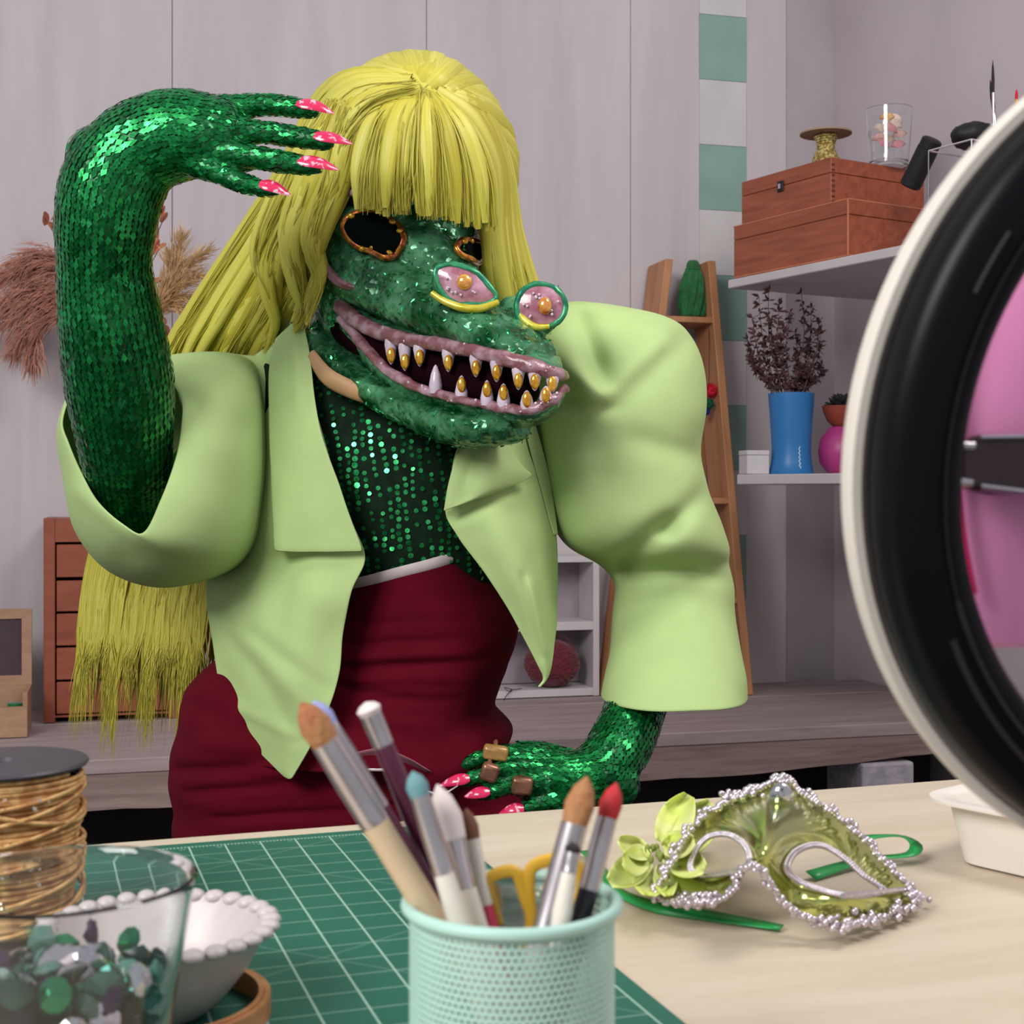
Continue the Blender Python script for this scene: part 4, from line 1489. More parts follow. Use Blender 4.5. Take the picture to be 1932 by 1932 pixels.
mk('shell', ring_loft([rrect(0.0005, -0.004), rrect(0.002, 0), rrect(0.044, 0.009), rrect(0.046, 0.021), rrect(0.0485, 0.0212), rrect(0.0485, 0.0095), rrect(0.046, 0.0065), rrect(0.004, -0.003), rrect(0.003, -0.012)]), M['tray'], tr)

# ------------------------------------------------------------------ ring lamp with phone
rd = 0.54
rc = P(2425, 872, rd)
ax = Vector((-0.20, 1.0, 0.17)).normalized()      # towards the person
ro, ri = 828 * S(rd), 672 * S(rd)
rl_ = thing('ring_lamp', Vector((rc.x, rc.y, TZ)), 'large black ring lamp with white rim at the right edge', 'ring lamp')
mid_r = (ro + ri) / 2
hw = (ro - ri) / 2
prof = []
for k in range(24):
    a = 2 * math.pi * k / 24
    ca, sa = math.cos(a), math.sin(a)
    sg = lambda v, p: math.copysign(abs(v) ** p, v)
    prof.append((mid_r + hw * sg(ca, 0.6), 0.002 + 0.013 * sg(sa, 0.7)))
mk('housing', lathe(prof, rc, 128, ax, closed=True), M['black'], rl_)
# raised back groove and grips
mk('groove', lathe([(mid_r - hw * 0.35, -0.0122), (mid_r - hw * 0.35, -0.0117), (mid_r - hw * 0.30, -0.0117), (mid_r - hw * 0.30, -0.0122)], rc, 128, ax, closed=True), M['blackmatt'], rl_)
prof = [(ro * 1.005, 0.010), (ro * 1.026, 0.010), (ro * 1.031, 0.015), (ro * 1.026, 0.020), (ri * 1.02, 0.020), (ri * 1.02, 0.016), (ro * 1.0, 0.016)]
mk('diffuser', lathe(prof, rc, 128, ax, closed=True), M['diffuser'], rl_)
# grip slots on the back
e1_ = Vector((1, 0, 0)) - ax * ax.x
e1_.normalize()
e2_ = ax.cross(e1_)
for (an0, an1, rr) in ((203, 226, mid_r + hw * 0.05), (198, 224, mid_r - hw * 0.35), (146, 155, mid_r + hw * 0.1)):
    q = []
    for i in range(13):
        a = math.radians(an0 + (an1 - an0) * i / 12)
        up = Vector((0, 0, 1))
        q.append(rc + e1_ * math.cos(a) * rr - e2_ * math.sin(a) * rr * (-1 if e2_.z > 0 else 1) - ax * 0.0108)
    mk('slot', tube(q, 0.0022, 8, flat=(1.0, 0.5)), M['blackmatt'], rl_)
# neck and foot standing on the table
bt = rc - Vector((0, 0, ro * 0.99))
mk('neck', tube([bt, bt + Vector((0, 0, -0.02)), Vector((rc.x, rc.y, TZ + 0.012))], 0.008, 14), M['blackmatt'], rl_)
mk('foot', lathe([(0.0, 0.0005), (0.062, 0.0005), (0.064, 0.004), (0.058, 0.010), (0.012, 0.016), (0.0, 0.016)], Vector((rc.x, rc.y, TZ)), 48), M['blackmatt'], rl_)
mk('phone_arm', tube([bt + Vector((0, -0.006, 0.03)), bt + Vector((-0.03, -0.0, 0.09)), P(2010, 905, 0.556)], 0.005, 12), M['blackmatt'], rl_)
# clamp
cl = []
for (x, y) in ((1812, 848), (1826, 826), (1860, 818), (2150, 818), (2150, 936), (1870, 934), (1828, 924), (1812, 902)):
    cl.append((x, y))
V = [P(x, y, 0.552) for x, y in cl] + [P(x, y, 0.552) + Vector((0, 0.010, 0)) for x, y in cl]
n = len(cl)
Fc = [tuple(range(n)), tuple(reversed(range(n, 2 * n)))] + [(i, n + i, n + (i + 1) % n, (i + 1) % n) for i in range(n)]
mk('phone_clamp', (V, Fc), M['smoke'], rl_, smooth=False, mods=(('bevel', 0.002, 2),))
for (xa, ya, xb, yb, r_) in ((1808, 840, 1838, 842, 8), (1805, 908, 1834, 910, 8)):
    mk('screw', tube([P(xa, ya, 0.551), P(xb, yb, 0.551)], r_ * S(0.551), 12), M['chrome'], rl_)
mk('clamp_trim', tube([P(1850, 826, 0.5510), P(1980, 824, 0.5510), P(2140, 826, 0.5510)], 0.0014, 8), M['chrome'], rl_)
mk('clamp_trim', tube([P(1850, 918, 0.5510), P(1930, 928, 0.5510), P(2140, 930, 0.5510)], 0.0014, 8), M['chrome'], rl_)
# phone
pcn = P(2000, 842, 0.575)
phw, phh, pth, prr = 215 * S(0.575), 378 * S(0.575), 0.0045, 0.011
ph = thing('phone', pcn - Vector((0, 0, phh)), 'phone in a pink case held inside the ring lamp', 'phone')


def rr2(w, h, r, y):
    out = []
    for (sx_, sz_, a0) in ((1, 1, 0), (-1, 1, 90), (-1, -1, 180), (1, -1, 270)):
        for k in range(9):
            a = math.radians(a0 + 90 * k / 8)
            out.append(pcn + Vector((sx_ * (w - r) + r * math.cos(a), y, sz_ * (h - r) + r * math.sin(a))))
    return out


mk('case', ring_loft([rr2(phw - 0.002, phh - 0.002, prr, -pth), rr2(phw, phh, prr, -pth + 0.002), rr2(phw, phh, prr, pth - 0.001)]), M['pink'], ph, smooth=False)
mk('screen', ring_loft([rr2(phw - 0.001, phh - 0.001, prr, pth - 0.0009), rr2(phw - 0.002, phh - 0.002, prr, pth + 0.0004)]), M['black'], ph, smooth=False)
mk('ring_edge_reflection', tube([P(1806 + 62 * ((y - 845) / 380) ** 2, y, 0.566) for y in range(560, 1160, 40)], 0.0014, 8), M['pink_reflect'], ph)  # pink reflection along the ring's inner edge, built as a coloured tube

# ------------------------------------------------------------------ carnival eye mask on the table
M['lime_metal'] = pm('lime_chrome', (186, 194, 112), 0.16, 0.9, var=0.04, scale=10)
M['beads'] = pm('silver_beads', (206, 196, 204), 0.2, 0.75, var=0.1, scale=200)
M['jewel'] = pm('silver_jewel', (200, 202, 204), 0.1, 1.0, var=0.05)


def hmask(x, y):
    """height of the mask's shell over the table"""
    base = 0.006 + 0.060 * max(0, min(1, (1745 - y) / 285.0)) ** 0.9
    nose = 0.020 * math.exp(-((x - 1440) / 55.0) ** 2 - ((y - 1615) / 70.0) ** 2)
    brow = 0.012 * math.exp(-((x - 1480) / 95.0) ** 2 - ((y - 1550) / 55.0) ** 2)
    cheek = 0.008 * math.exp(-((x - 1580) / 90.0) ** 2 - ((y - 1680) / 60.0) ** 2)
    return base + nose + brow + cheek - 0.00009 * max(0, x - 1600) - 0.00007 * max(0, 1330 - x)


def MP(x, y, up=0.0):
    h = hmask(x, y) + up
    d = F * (H - TZ - h) / (y - HOR)
    return P(x, y, d)


outline = [(1475, 1472), (1520, 1500), (1565, 1530), (1605, 1562), (1645, 1600), (1685, 1645), (1722, 1682), (1728, 1700), (1690, 1722), (1640, 1738), (1585, 1745), (1530, 1735), (1490, 1712), (1462, 1680), (1440, 1645),
           (1418, 1632), (1398, 1648), (1388, 1675), (1362, 1695), (1320, 1703), (1275, 1700), (1240, 1690), (1252, 1655), (1272, 1615), (1296, 1575), (1330, 1538), (1375, 1512), (1425, 1490)]
hole_r = [(1488, 1640), (1500, 1612), (1530, 1597), (1560, 1600), (1595, 1622), (1628, 1652), (1662, 1678), (1625, 1688), (1585, 1686), (1545, 1676), (1510, 1662)]
hole_l = [(1306, 1640), (1314, 1605), (1338, 1580), (1372, 1576), (1400, 1592), (1412, 1618), (1402, 1638), (1372, 1646), (1338, 1650)]
OUT = catmull_closed(outline, 220)
HR = catmull_closed(hole_r, 90)
HL = catmull_closed(hole_l, 70)


def inpoly(x, y, poly):
    c = False
    j = len(poly) - 1
    for i in range(len(poly)):
        xi, yi = poly[i][0], poly[i][1]
        xj, yj = poly[j][0], poly[j][1]
        if (yi > y) != (yj > y) and x < (xj - xi) * (y - yi) / (yj - yi) + xi:
            c = not c
        j = i
    return c


emk = thing('carnival_mask', onz(1500, 1700, TZ), 'shiny lime and silver carnival eye mask with beaded trim on the table', 'mask')
st = 3.0
idx = {}
V, Fc = [], []
x0_, y0_ = 1230.0, 1465.0


def vid(i, j):
    if (i, j) not in idx:
        idx[(i, j)] = len(V)
        V.append(MP(x0_ + i * st, y0_ + j * st))
    return idx[(i, j)]


for j in range(96):
    for i in range(170):
        xm, ym = x0_ + (i + .5) * st, y0_ + (j + .5) * st
        if inpoly(xm, ym, OUT) and not inpoly(xm, ym, HR) and not inpoly(xm, ym, HL):
            Fc.append((vid(i, j), vid(i, j + 1), vid(i + 1, j + 1), vid(i + 1, j)))
mk('shell', (V, Fc), M['lime_metal'], emk, mods=(('solid', 0.0014, -1),))


def bead_geo(c, r):
    return ellipsoid(c, ((r, 0, 0), (0, r, 0), (0, 0, r)), 7, 5)


geos = []
for k, (x, y) in enumerate(OUT):
    for q in range(2):
        sw = 7 * math.sin(k * 0.9) if q else 0
        nx, ny = x - 1480, y - 1620
        ln = math.hypot(nx, ny)
        geos.append(bead_geo(MP(x + nx / ln * (sw + q * 6) + random.uniform(-3, 3), y + ny / ln * (sw + q * 5) * 0.7 + random.uniform(-2, 2), 0.002 + random.uniform(0, 0.003)), random.uniform(0.0014, 0.0027)))
for poly in (HR, HL):
    for (x, y) in poly:
        geos.append(bead_geo(MP(x, y, 0.0014), 0.0015))
        cxh = sum(p[0] for p in poly) / len(poly)
        cyh = sum(p[1] for p in poly) / len(poly)
        geos.append(bead_geo(MP(x + (x - cxh) * 0.09, y + (y - cyh) * 0.09, 0.0014), 0.0014))
for (x, y, n_) in ((1475, 1470, 16), (1420, 1492, 14), (1380, 1500, 14), (1330, 1695, 26), (1280, 1698, 26), (1310, 1702, 20), (1600, 1745, 16), (1560, 1742, 14), (1650, 1735, 14), (1700, 1720, 14), (1725, 1695, 14)):
    for q in range(n_):
        geos.append(bead_geo(MP(x + random.gauss(0, 11), y + random.gauss(0, 6), random.uniform(0.001, 0.005)), random.uniform(0.0015, 0.0028)))
mk('bead_trim', join(*geos), M['beads'], emk)['kind'] = 'stuff'
# long straight bead bars below the eye holes
mk('trim_bar', tube([MP(1322, 1652, 0.003), MP(1360, 1650, 0.003), MP(1405, 1642, 0.003)], 0.0016, 8), M['beads'], emk)
mk('trim_bar', tube([MP(1590, 1690, 0.003), MP(1650, 1684, 0.003), MP(1712, 1678, 0.003)], 0.0018, 8), M['beads'], emk)
jc = MP(1474, 1502, 0.006)
mk('jewel', ellipsoid(jc, ((0.0078, 0, 0), (0, 0.005, 0.004), (0, -0.003, 0.0085)), 20, 12), M['jewel'], emk)
# flower of lime petals
M['petal'] = pm('lime_petal', (196, 210, 96), 0.6, rgb2=(218, 222, 152), scale=30, sss=0.15)
M['petal_c'] = pm('petal_centre', (120, 132, 60), 0.7)
for (bx, by, tx, ty, w, up) in ((1250, 1590, 1300, 1500, 44, 0.03), (1260, 1590, 1340, 1512, 30, 0.026), (1255, 1610, 1330, 1640, 40, 0.022), (1250, 1600, 1310, 1585, 34, 0.03), (1225, 1620, 1150, 1665, 40, 0.010), (1225, 1615, 1168, 1582, 26, 0.02),
                                (1230, 1640, 1225, 1690, 44, 0.008), (1225, 1625, 1175, 1620, 40, 0.02), (1250, 1630, 1262, 1690, 30, 0.010), (1265, 1620, 1345, 1575, 22, 0.014), (1270, 1600, 1368, 1548, 20, 0.012)):
    V, Fc = [], []
    for i in range(9):
        t = i / 8
        wx = w * 1.55 * math.sin(math.pi * min(1, 0.12 + 0.80 * t)) ** 0.8
        x, y = bx + (tx - bx) * t, by + (ty - by) * t
        ln = math.hypot(tx - bx, ty - by)
        nx, ny = -(ty - by) / ln, (tx - bx) / ln
        for j in range(7):
            s_ = (j - 3) / 3
            hh2 = 0.012 + up * (0.4 + 0.6 * t) + 0.006 * s_ * s_ - 0.004 * math.sin(t * 3.14)
            xx, yy = x + nx * s_ * wx * 0.5, y + ny * s_ * wx * 0.5
            d = F * (H - TZ - max(hh2, 0.004)) / (yy - HOR)
            V.append(P(xx, yy, d))
    for i in range(8):
        for j in range(6):
            a0_ = i * 7 + j
            Fc.append((a0_, a0_ + 1, a0_ + 8, a0_ + 7))
    mk('petal', (V, Fc), M['petal'], emk, mods=(('solid', 0.0006),))
for k in range(9):
    x, y = 1236 + random.gauss(0, 7), 1612 + random.gauss(0, 7)
    d = F * (H - TZ - 0.026) / (y - HOR)
    mk('stamen', ellipsoid(P(x, y, d), ((0.002, 0, 0), (0, 0.002, 0), (0, 0, 0.003)), 8, 6), M['petal_c'], emk)
M['ribbon'] = pm('green_ribbon', (20, 146, 70), 0.35, var=0.08, scale=20)


def ribbon(pts, w, nm='ribbon'):
    """pts = (x, y, height over the table)"""
    c = catmull(pts, 28)
    V, Fc = [], []
    P3 = []
    for (x, y, h_) in c:
        d = F * (H - TZ - h_) / (y - HOR)
        P3.append(P(x, y, d))
    for i, p in enumerate(P3):
        t_ = (P3[min(i + 1, 28)] - P3[max(i - 1, 0)]).normalized()
        up = Vector((0, -0.35, 1)).normalized()
        sd = t_.cross(up).normalized()
        tw = math.sin(i * 0.25) * 0.35
        sd = (sd * math.cos(tw) + up * math.sin(tw)).normalized()
        V += [p + sd * w / 2, p - sd * w / 2]
    for i in range(28):
        Fc.append((2 * i, 2 * i + 1, 2 * i + 3, 2 * i + 2))
    return mk(nm, (V, Fc), M['ribbon'], emk, mods=(('solid', 0.0007),))


ribbon([(1105, 1605, 0.004), (1135, 1640, 0.005), (1165, 1680, 0.005), (1235, 1710, 0.004), (1340, 1728, 0.003), (1475, 1750, 0.003)], 0.0088)
ribbon([(1590, 1590, 0.02), (1650, 1578, 0.022), (1700, 1578, 0.018), (1728, 1595, 0.012), (1716, 1612, 0.008), (1660, 1618, 0.006), (1600, 1630, 0.005), (1530, 1652, 0.004)], 0.0095)

# ================================================================== THE COSTUMED PERSON
D0 = 1.90
M['net'] = pm('dark_net', (14, 34, 20), 0.8, var=0.3, scale=60, spec=0.15)
M['suit'] = glitter('green_foil', (8, 74, 36), (14, 112, 54), 260, 0.35, 0.25, 0.4, 14)


def oval(cx, cy, d, hw, hd, n=32, p=2.2, tilt=0.0):
    """upright body section: hw in px, hd in metres, tilt in px of height per px of width"""
    out = []
    for j in range(n):
        a = 2 * math.pi * j / n
        c_, s_ = math.cos(a), math.sin(a)
        ex = math.copysign(abs(c_) ** (2 / p), c_)
        ey = math.copysign(abs(s_) ** (2 / p), s_)
        b0 = P(cx, cy, d)
        out.append(b0 + Vector((hw * ex * S(d), hd * ey, -tilt * hw * ex * S(d))))
    return out


def yloft(rows, n=32, steps=6, p=2.2, ends=(True, True)):
    """rows = (cx, cy, d, hw px, hd m[, tilt])"""
    rows = [tuple(r) + ((0.0,) if len(r) == 5 else ()) for r in rows]
    c = catmull(rows, steps * (len(rows) - 1))
    return ring_loft([oval(r[0], r[1], r[2], max(r[3], 1), max(r[4], 0.001), n, p, r[5]) for r in c], ends)


torso = yloft([(705, 620, 1.95, 80, 0.06), (700, 680, 1.95, 200, 0.085), (710, 760, 1.94, 235, 0.105), (725, 880, 1.93, 205, 0.118), (765, 1000, 1.92, 165, 0.108), (770, 1090, 1.93, 165, 0.105),
               (740, 1220, 1.95, 185, 0.115), (670, 1360, 1.97, 225, 0.135), (655, 1520, 1.98, 250, 0.14), (655, 1640, 1.98, 250, 0.13)])
neck = ptube([(705, 700, 1.94, 85), (720, 600, 1.92, 80), (735, 520, 1.90, 85)], 8, 20)
head = pell(755, 440, 1.91, 125, 165, 140, 0.1, 24, 16)
leg1 = ptube([(545, 1600, 1.98, 120), (525, 1850, 1.97, 92), (515, 2080, 1.97, 66), (510, 2250, 1.98, 62), (505, 2530, 2.0, 40)], 16, 20)
leg2 = ptube([(770, 1600, 1.98, 120), (785, 1850, 1.97, 92), (790, 2080, 1.97, 66), (795, 2250, 1.98, 62), (800, 2530, 2.0, 40)], 16, 20)
feet = []
for x in (505, 800):
    c = P(x, 2530, 2.0)
    feet.append(ellipsoid(Vector((c.x, 1.94, 0.038)), ((0.042, 0, 0), (0, 0.125, 0), (0, 0, 0.036)), 20, 12))
# raised arm (in the picture on the left)
upper1 = ptube([(500, 760, 1.95, 80), (430, 860, 1.92, 78), (330, 960, 1.87, 78), (265, 985, 1.82, 82)], 14, 22)
FORE = [(258, 975, 1.82, 78), (242, 900, 1.765, 80), (236, 830, 1.715, 87), (225, 720, 1.67, 100), (208, 600, 1.63, 95), (197, 500, 1.605, 86), (200, 420, 1.585, 92), (215, 345, 1.575, 95), (262, 282, 1.57, 88), (335, 255, 1.565, 84), (400, 258, 1.56, 74), (450, 262, 1.56, 60)]
fore1 = ptube(FORE, 40, 26)
palm1 = pell(395, 262, 1.56, 88, 72, 42, 0.05)
knob = pell(190, 300, 1.575, 62, 60, 70, 0.6)
FING1 = [
    [(390, 215, 1.565, 34), (460, 200, 1.565, 22), (525, 199, 1.563, 20), (580, 207, 1.560, 16), (600, 212, 1.560, 9)],
    [(400, 248, 1.550, 34), (480, 248, 1.545, 22), (555, 258, 1.540, 20), (612, 267, 1.538, 16), (632, 270, 1.538, 9)],
    [(385, 280, 1.545, 34), (455, 292, 1.535, 22), (525, 304, 1.530, 21), (582, 314, 1.528, 16), (607, 318, 1.528, 9)],
    [(365, 300, 1.55, 32), (420, 328, 1.538, 21), (465, 348, 1.532, 18), (508, 358, 1.530, 13), (526, 361, 1.530, 8)],
]
thumb1 = ptube([(330, 275, 1.60, 36), (400, 300, 1.63, 28), (460, 300, 1.64, 24), (505, 292, 1.64, 14)], 12, 14)
fing1 = [ptube(f, 14, 14) for f in FING1]
# arm on the hip (right in the picture)
ARM2 = [(1120, 720, 1.95, 82), (1215, 840, 1.97, 80), (1258, 1000, 1.955, 70), (1275, 1100, 1.945, 66), (1268, 1215, 1.905, 60), (1212, 1305, 1.845, 54), (1178, 1390, 1.785, 58), (1130, 1460, 1.74, 58), (1075, 1475, 1.725, 56), (1020, 1470, 1.715, 50)]
arm2 = ptube(ARM2, 44, 26)
heel2 = pell(1150, 1478, 1.735, 58, 46, 45, 0.3)
palm2 = pell(1035, 1470, 1.715, 75, 54, 34, 0.05)
FING2 = [
    [(1030, 1432, 1.722, 26), (975, 1420, 1.712, 16), (925, 1424, 1.706, 14), (885, 1440, 1.708, 12), (872, 1448, 1.710, 7)],
    [(1020, 1455, 1.708, 26), (965, 1450, 1.695, 16), (915, 1461, 1.686, 14), (876, 1473, 1.686, 12), (860, 1478, 1.688, 7)],
    [(1020, 1480, 1.700, 26), (972, 1482, 1.688, 16), (938, 1491, 1.682, 14), (912, 1498, 1.682, 12), (898, 1501, 1.684, 7)],
    [(1060, 1502, 1.702, 26), (1025, 1516, 1.690, 15), (992, 1526, 1.685, 13), (970, 1530, 1.687, 8)],
]
fing2 = [ptube(f, 14, 14) for f in FING2]
thumb2 = ptube([(1070, 1440, 1.735, 26), (1020, 1420, 1.75, 20), (975, 1415, 1.76, 16)], 10, 12)
body_geo = union([torso, neck, head, leg1, leg2] + feet + [upper1, fore1, palm1, knob, thumb1] + fing1 + [arm2, heel2, palm2, thumb2] + fing2, 0.0032, 4, 0.5)
person = mk('person', body_geo, M['suit'], origin=(P(660, 1500, 1.97).x, 1.97, 0))
tag(person, 'person in sparkling green suit, toothy reptile mask, yellow wig, lime jacket and dark red skirt', 'person')

# ------------------------------------------------------------------ sequins
M['seq'] = pm('green_sequin', (14, 124, 56), 0.28, 0.7, rgb2=(36, 150, 80), scale=300, contrast=(0.4, 0.6))
M['seq2'] = pm('deep_green_sequin', (8, 94, 44), 0.28, 0.7, rgb2=(18, 120, 60), scale=300, contrast=(0.4, 0.6))
M['seq_round'] = pm('round_green_sequin', (28, 150, 80), 0.2, 0.75, rgb2=(70, 190, 110), scale=260, contrast=(0.4, 0.6))
rng = random.Random(11)


def flake(p, nrm, along, Ls, Ws, tilt, round_=False, thick=0.0):
    n = (nrm + Vector((rng.gauss(0, tilt), rng.gauss(0, tilt), rng.gauss(0, tilt)))).normalized()
    t = along - n * along.dot(n)
    t = t.normalized() if t.length > 1e-6 else n.orthogonal().normalized()
    b = n.cross(t)
    if round_:
        return ([p + (t * math.cos(a) + b * math.sin(a)) * Ls for a in [2 * math.pi * k / 7 for k in range(7)]], [tuple(range(7))])
    return ([p - t * Ls, p - t * Ls * 0.2 + b * Ws, p + t * Ls, p - t * Ls * 0.2 - b * Ws], [(0, 1, 2, 3)])


bvh = BVHTree.FromPolygons(body_geo[0], body_geo[1])


def on_body(p, maxd=0.03):
    loc, nrm, i, ds = bvh.find_nearest(p, maxd)
    return loc, nrm


def arm_sequins(ctrl, t0, t1, rows, step, size, tilt):
    c = catmull(ctrl, 90)
    pts = [P(a[0], a[1], a[2]) for a in c]
    rad = [a[3] * S(a[2]) for a in c]
    g1, g2 = [], []
    ref = None
    acc = 0.0
    for i in range(int(t0 * 90), int(t1 * 90)):
        t = (pts[i + 1] - pts[i])
        Ls = t.length
        t.normalize()
        if ref is None:
            ref = t.orthogonal().normalized()
        ref = (ref - t * ref.dot(t)).normalized()
        b = t.cross(ref)
        n_st = max(1, int(round(Ls / step)))
        for k in range(n_st):
            p = pts[i].lerp(pts[i + 1], k / n_st)
            for j in range(rows):
                a = 2 * math.pi * (j + 0.25 * rng.random()) / rows
                dr = ref * math.cos(a) + b * math.sin(a)
                loc, nrm = on_body(p + dr * rad[i], 0.03)
                if loc is None:
                    continue
                if rng.random() < 0.10:
                    continue
                f = flake(loc + nrm * 0.0016, nrm, t, size * rng.uniform(0.85, 1.2), size * 0.55, tilt)
                (g1 if rng.random() < 0.5 else g2).append(f)
    return g1, g2


ga, gb_ = arm_sequins(FORE, 0.05, 0.90, 50, 0.0080, 0.0064, 0.085)
gc1, gd1 = arm_sequins(ARM2, 0.50, 0.99, 40, 0.0070, 0.0062, 0.14)
# hands and fingers: scattered over the surface
for fi, (V_, F_) in enumerate([body_geo]):
    for f in F_:
        c = (V_[f[0]] + V_[f[1]] + V_[f[2]]) / 3
        x, y = px(c)
        if c.y > 1.80:
            continue
        h1 = 350 < x < 620 and 150 < y < 390
        h2 = 880 < x < 1120 and 1395 < y < 1550
        if not (h1 or h2) or rng.random() > 0.33:
            continue
        nrm = (V_[f[1]] - V_[f[0]]).cross(V_[f[2]] - V_[f[0]])
        if nrm.length < 1e-12:
            continue
        nrm.normalize()
        al = Vector((1, 0, -0.1))
        (ga if rng.random() < 0.5 else gb_).append(flake(c + nrm * 0.0012, nrm, al, 0.0042, 0.0022, 0.12))
o = mk('sequins', join(*(ga + gc1)), M['seq'], person, smooth=False)
o['kind'] = 'stuff'
o['label'] = 'bright green metallic sequins'
o = mk('sequins', join(*(gb_ + gd1)), M['seq2'], person, smooth=False)
o['kind'] = 'stuff'
o['label'] = 'deep green metallic sequins'
# dark net top with strings of round sequins
top_rows = [(705, 640, 1.948, 120, 0.07), (700, 690, 1.948, 206, 0.092), (710, 760, 1.938, 240, 0.111), (725, 880, 1.928, 210, 0.124), (765, 1000, 1.918, 170, 0.114), (770, 1095, 1.928, 170, 0.111)]
top = yloft(top_rows, 40, 8, 2.2, (False, False))
mk('net_top', top, M['net'], person, mods=(('solid', 0.001),))
tb2 = BVHTree.FromPolygons(top[0], top[1])
cam0 = Vector((0, 0, H))
gs = []
for k in range(24):
    xt = 560 + k * 17.5
    y = 560.0
    while y < 1100:
        x = xt + (y - 620) * 0.10 + 4 * math.sin(y * 0.02 + k)
        hit = tb2.ray_cast(cam0, (P(x + rng.gauss(0, 1.2), y, 1) - cam0).normalized())
        big = 0.5 + 0.5 * noise.noise(Vector((k * 0.7, y * 0.012, 4)))
        if hit[0] is not None and rng.random() < 0.35 + 0.75 * big:
            nrm = hit[1] if hit[1].y < 0 else -hit[1]
            gs.append(flake(hit[0] + nrm * 0.0016, nrm, Vector((0, 0, 1)), 0.0022 + 0.0022 * max(0, big), 0, 0.16, True))
        y += rng.uniform(10.5, 14)
o = mk('sequin_strings', join(*gs), M['seq_round'], person, smooth=False)
o['kind'] = 'stuff'
o['label'] = 'strings of round bright green sequins on the dark top'

# ------------------------------------------------------------------ nails and rings
M['nail'] = pm('red_pink_nail', (206, 34, 84), 0.2, rgb2=(222, 170, 186), scale=120, contrast=(0.56, 0.62), coat=0.5)


def nail(ctrl, w):
    """ctrl px: base to tip"""
    c = catmull(ctrl, 8)
    pts = [P(a[0], a[1], a[2]) for a in c]
    rd = [w * S(a[2]) * s for a, s in zip(c, (0.55, 0.85, 1.0, 1.0, 0.95, 0.85, 0.68, 0.45, 0.15))]
    return mk('nail', tube(pts, rd, 10, flat=(1.0, 0.35), up=Vector((0, -0.8, 0.6))), M['nail'], person)


nail([(560, 194, 1.552), (595, 199, 1.550), (630, 214, 1.553)], 15)
nail([(592, 255, 1.530), (627, 260, 1.529), (664, 271, 1.532)], 15)
nail([(562, 302, 1.520), (600, 307, 1.519), (638, 320, 1.522)], 16)
nail([(490, 346, 1.522), (518, 353, 1.521), (548, 368, 1.524)], 15)
nail([(886, 1468, 1.677), (860, 1472, 1.675), (830, 1482, 1.679)], 12)
nail([(924, 1493, 1.673), (900, 1496, 1.671), (876, 1503, 1.675)], 12)
nail([(988, 1524, 1.676), (966, 1527, 1.674), (942, 1535, 1.678)], 12)
M['amber'] = pm('amber_stone', (150, 112, 60), 0.3, 0.2, rgb2=(180, 140, 86), scale=60)
M['bronze'] = pm('bronze_ring', (96, 62, 46), 0.3, 0.5, rgb2=(150, 104, 80), scale=50)
for (x, y, d, rx, ry, ang, m, pr_) in ((935, 1420, 1.697, 24, 13, 0.15, 'amber', 'ring'), (924, 1457, 1.675, 17, 16, 0.3, 'bronze', 'ring'), (985, 1482, 1.675, 20, 16, 0.1, 'bronze', 'ring')):
    s_ = S(d)
    ca, sa = math.cos(ang), math.sin(ang)
    g = obox(P(x, y, d), Vector((rx * s_ * ca, 0, -rx * s_ * sa)), Vector((0, 0.0045, 0.002)), Vector((ry * s_ * sa, 0, ry * s_ * ca)))
    o = mk('ring_stone', g, M[m], person, mods=(('bevel', 0.004, 3),))
    mk('ring_band', tube([P(x, y, d + 0.016) + Vector((0.0, math.cos(a) * 0.012, math.sin(a) * 0.013)) for a in [2 * math.pi * i / 18 for i in range(18)]], 0.0028, 8, closed=True), M['bronze'], o)

# ================================================================== MASK
M['maskg'] = glitter('green_resin', (8, 74, 36), (94, 162, 118), 150, 0.2, 0.30, 0.3, 20)
M['lip'] = pm('mauve_lip', (122, 72, 78), 0.3, rgb2=(176, 142, 156), scale=55, bump=0.4, bscale=120, contrast=(0.42, 0.68), coat=0.3)
M['mouth'] = pm('mouth_dark', (24, 3, 10), 0.9, var=0.3, spec=0.05)
M['tooth'] = pm('lilac_tooth', (200, 184, 200), 0.25, var=0.08, coat=0.5)
M['goldgem'] = pm('gold_gem', (206, 136, 22), 0.12, 0.6, rgb2=(232, 180, 60), scale=120, coat=0.6)
M['copper'] = pm('copper_rim', (150, 66, 24), 0.22, 0.7, rgb2=(206, 130, 44), scale=110, coat=0.4, contrast=(0.45, 0.6))
M['orangegem'] = pm('orange_gem', (206, 96, 30), 0.1, 0.4, rgb2=(240, 190, 90), scale=90, coat=1.0)
M['pinkdish'] = pm('pink_dish', (146, 84, 102), 0.25, rgb2=(186, 142, 158), scale=60, coat=0.5, bump=0.2, bscale=90)
M['tealrim'] = pm('teal_rim', (22, 112, 86), 0.3, 0.3, rgb2=(60, 150, 100), scale=80)
M['yellowrim'] = pm('yellow_rim', (190, 180, 40), 0.25, 0.4, rgb2=(226, 214, 90), scale=80)
M['socket'] = pm('black_socket', (4, 14, 10), 0.9, spec=0.05)
M['tan'] = pm('tan_strap', (176, 136, 98), 0.6, var=0.12, scale=30)

sa_ = Vector((0.80, -0.60, 0))
sb_ = Vector((0.60, 0.80, 0))


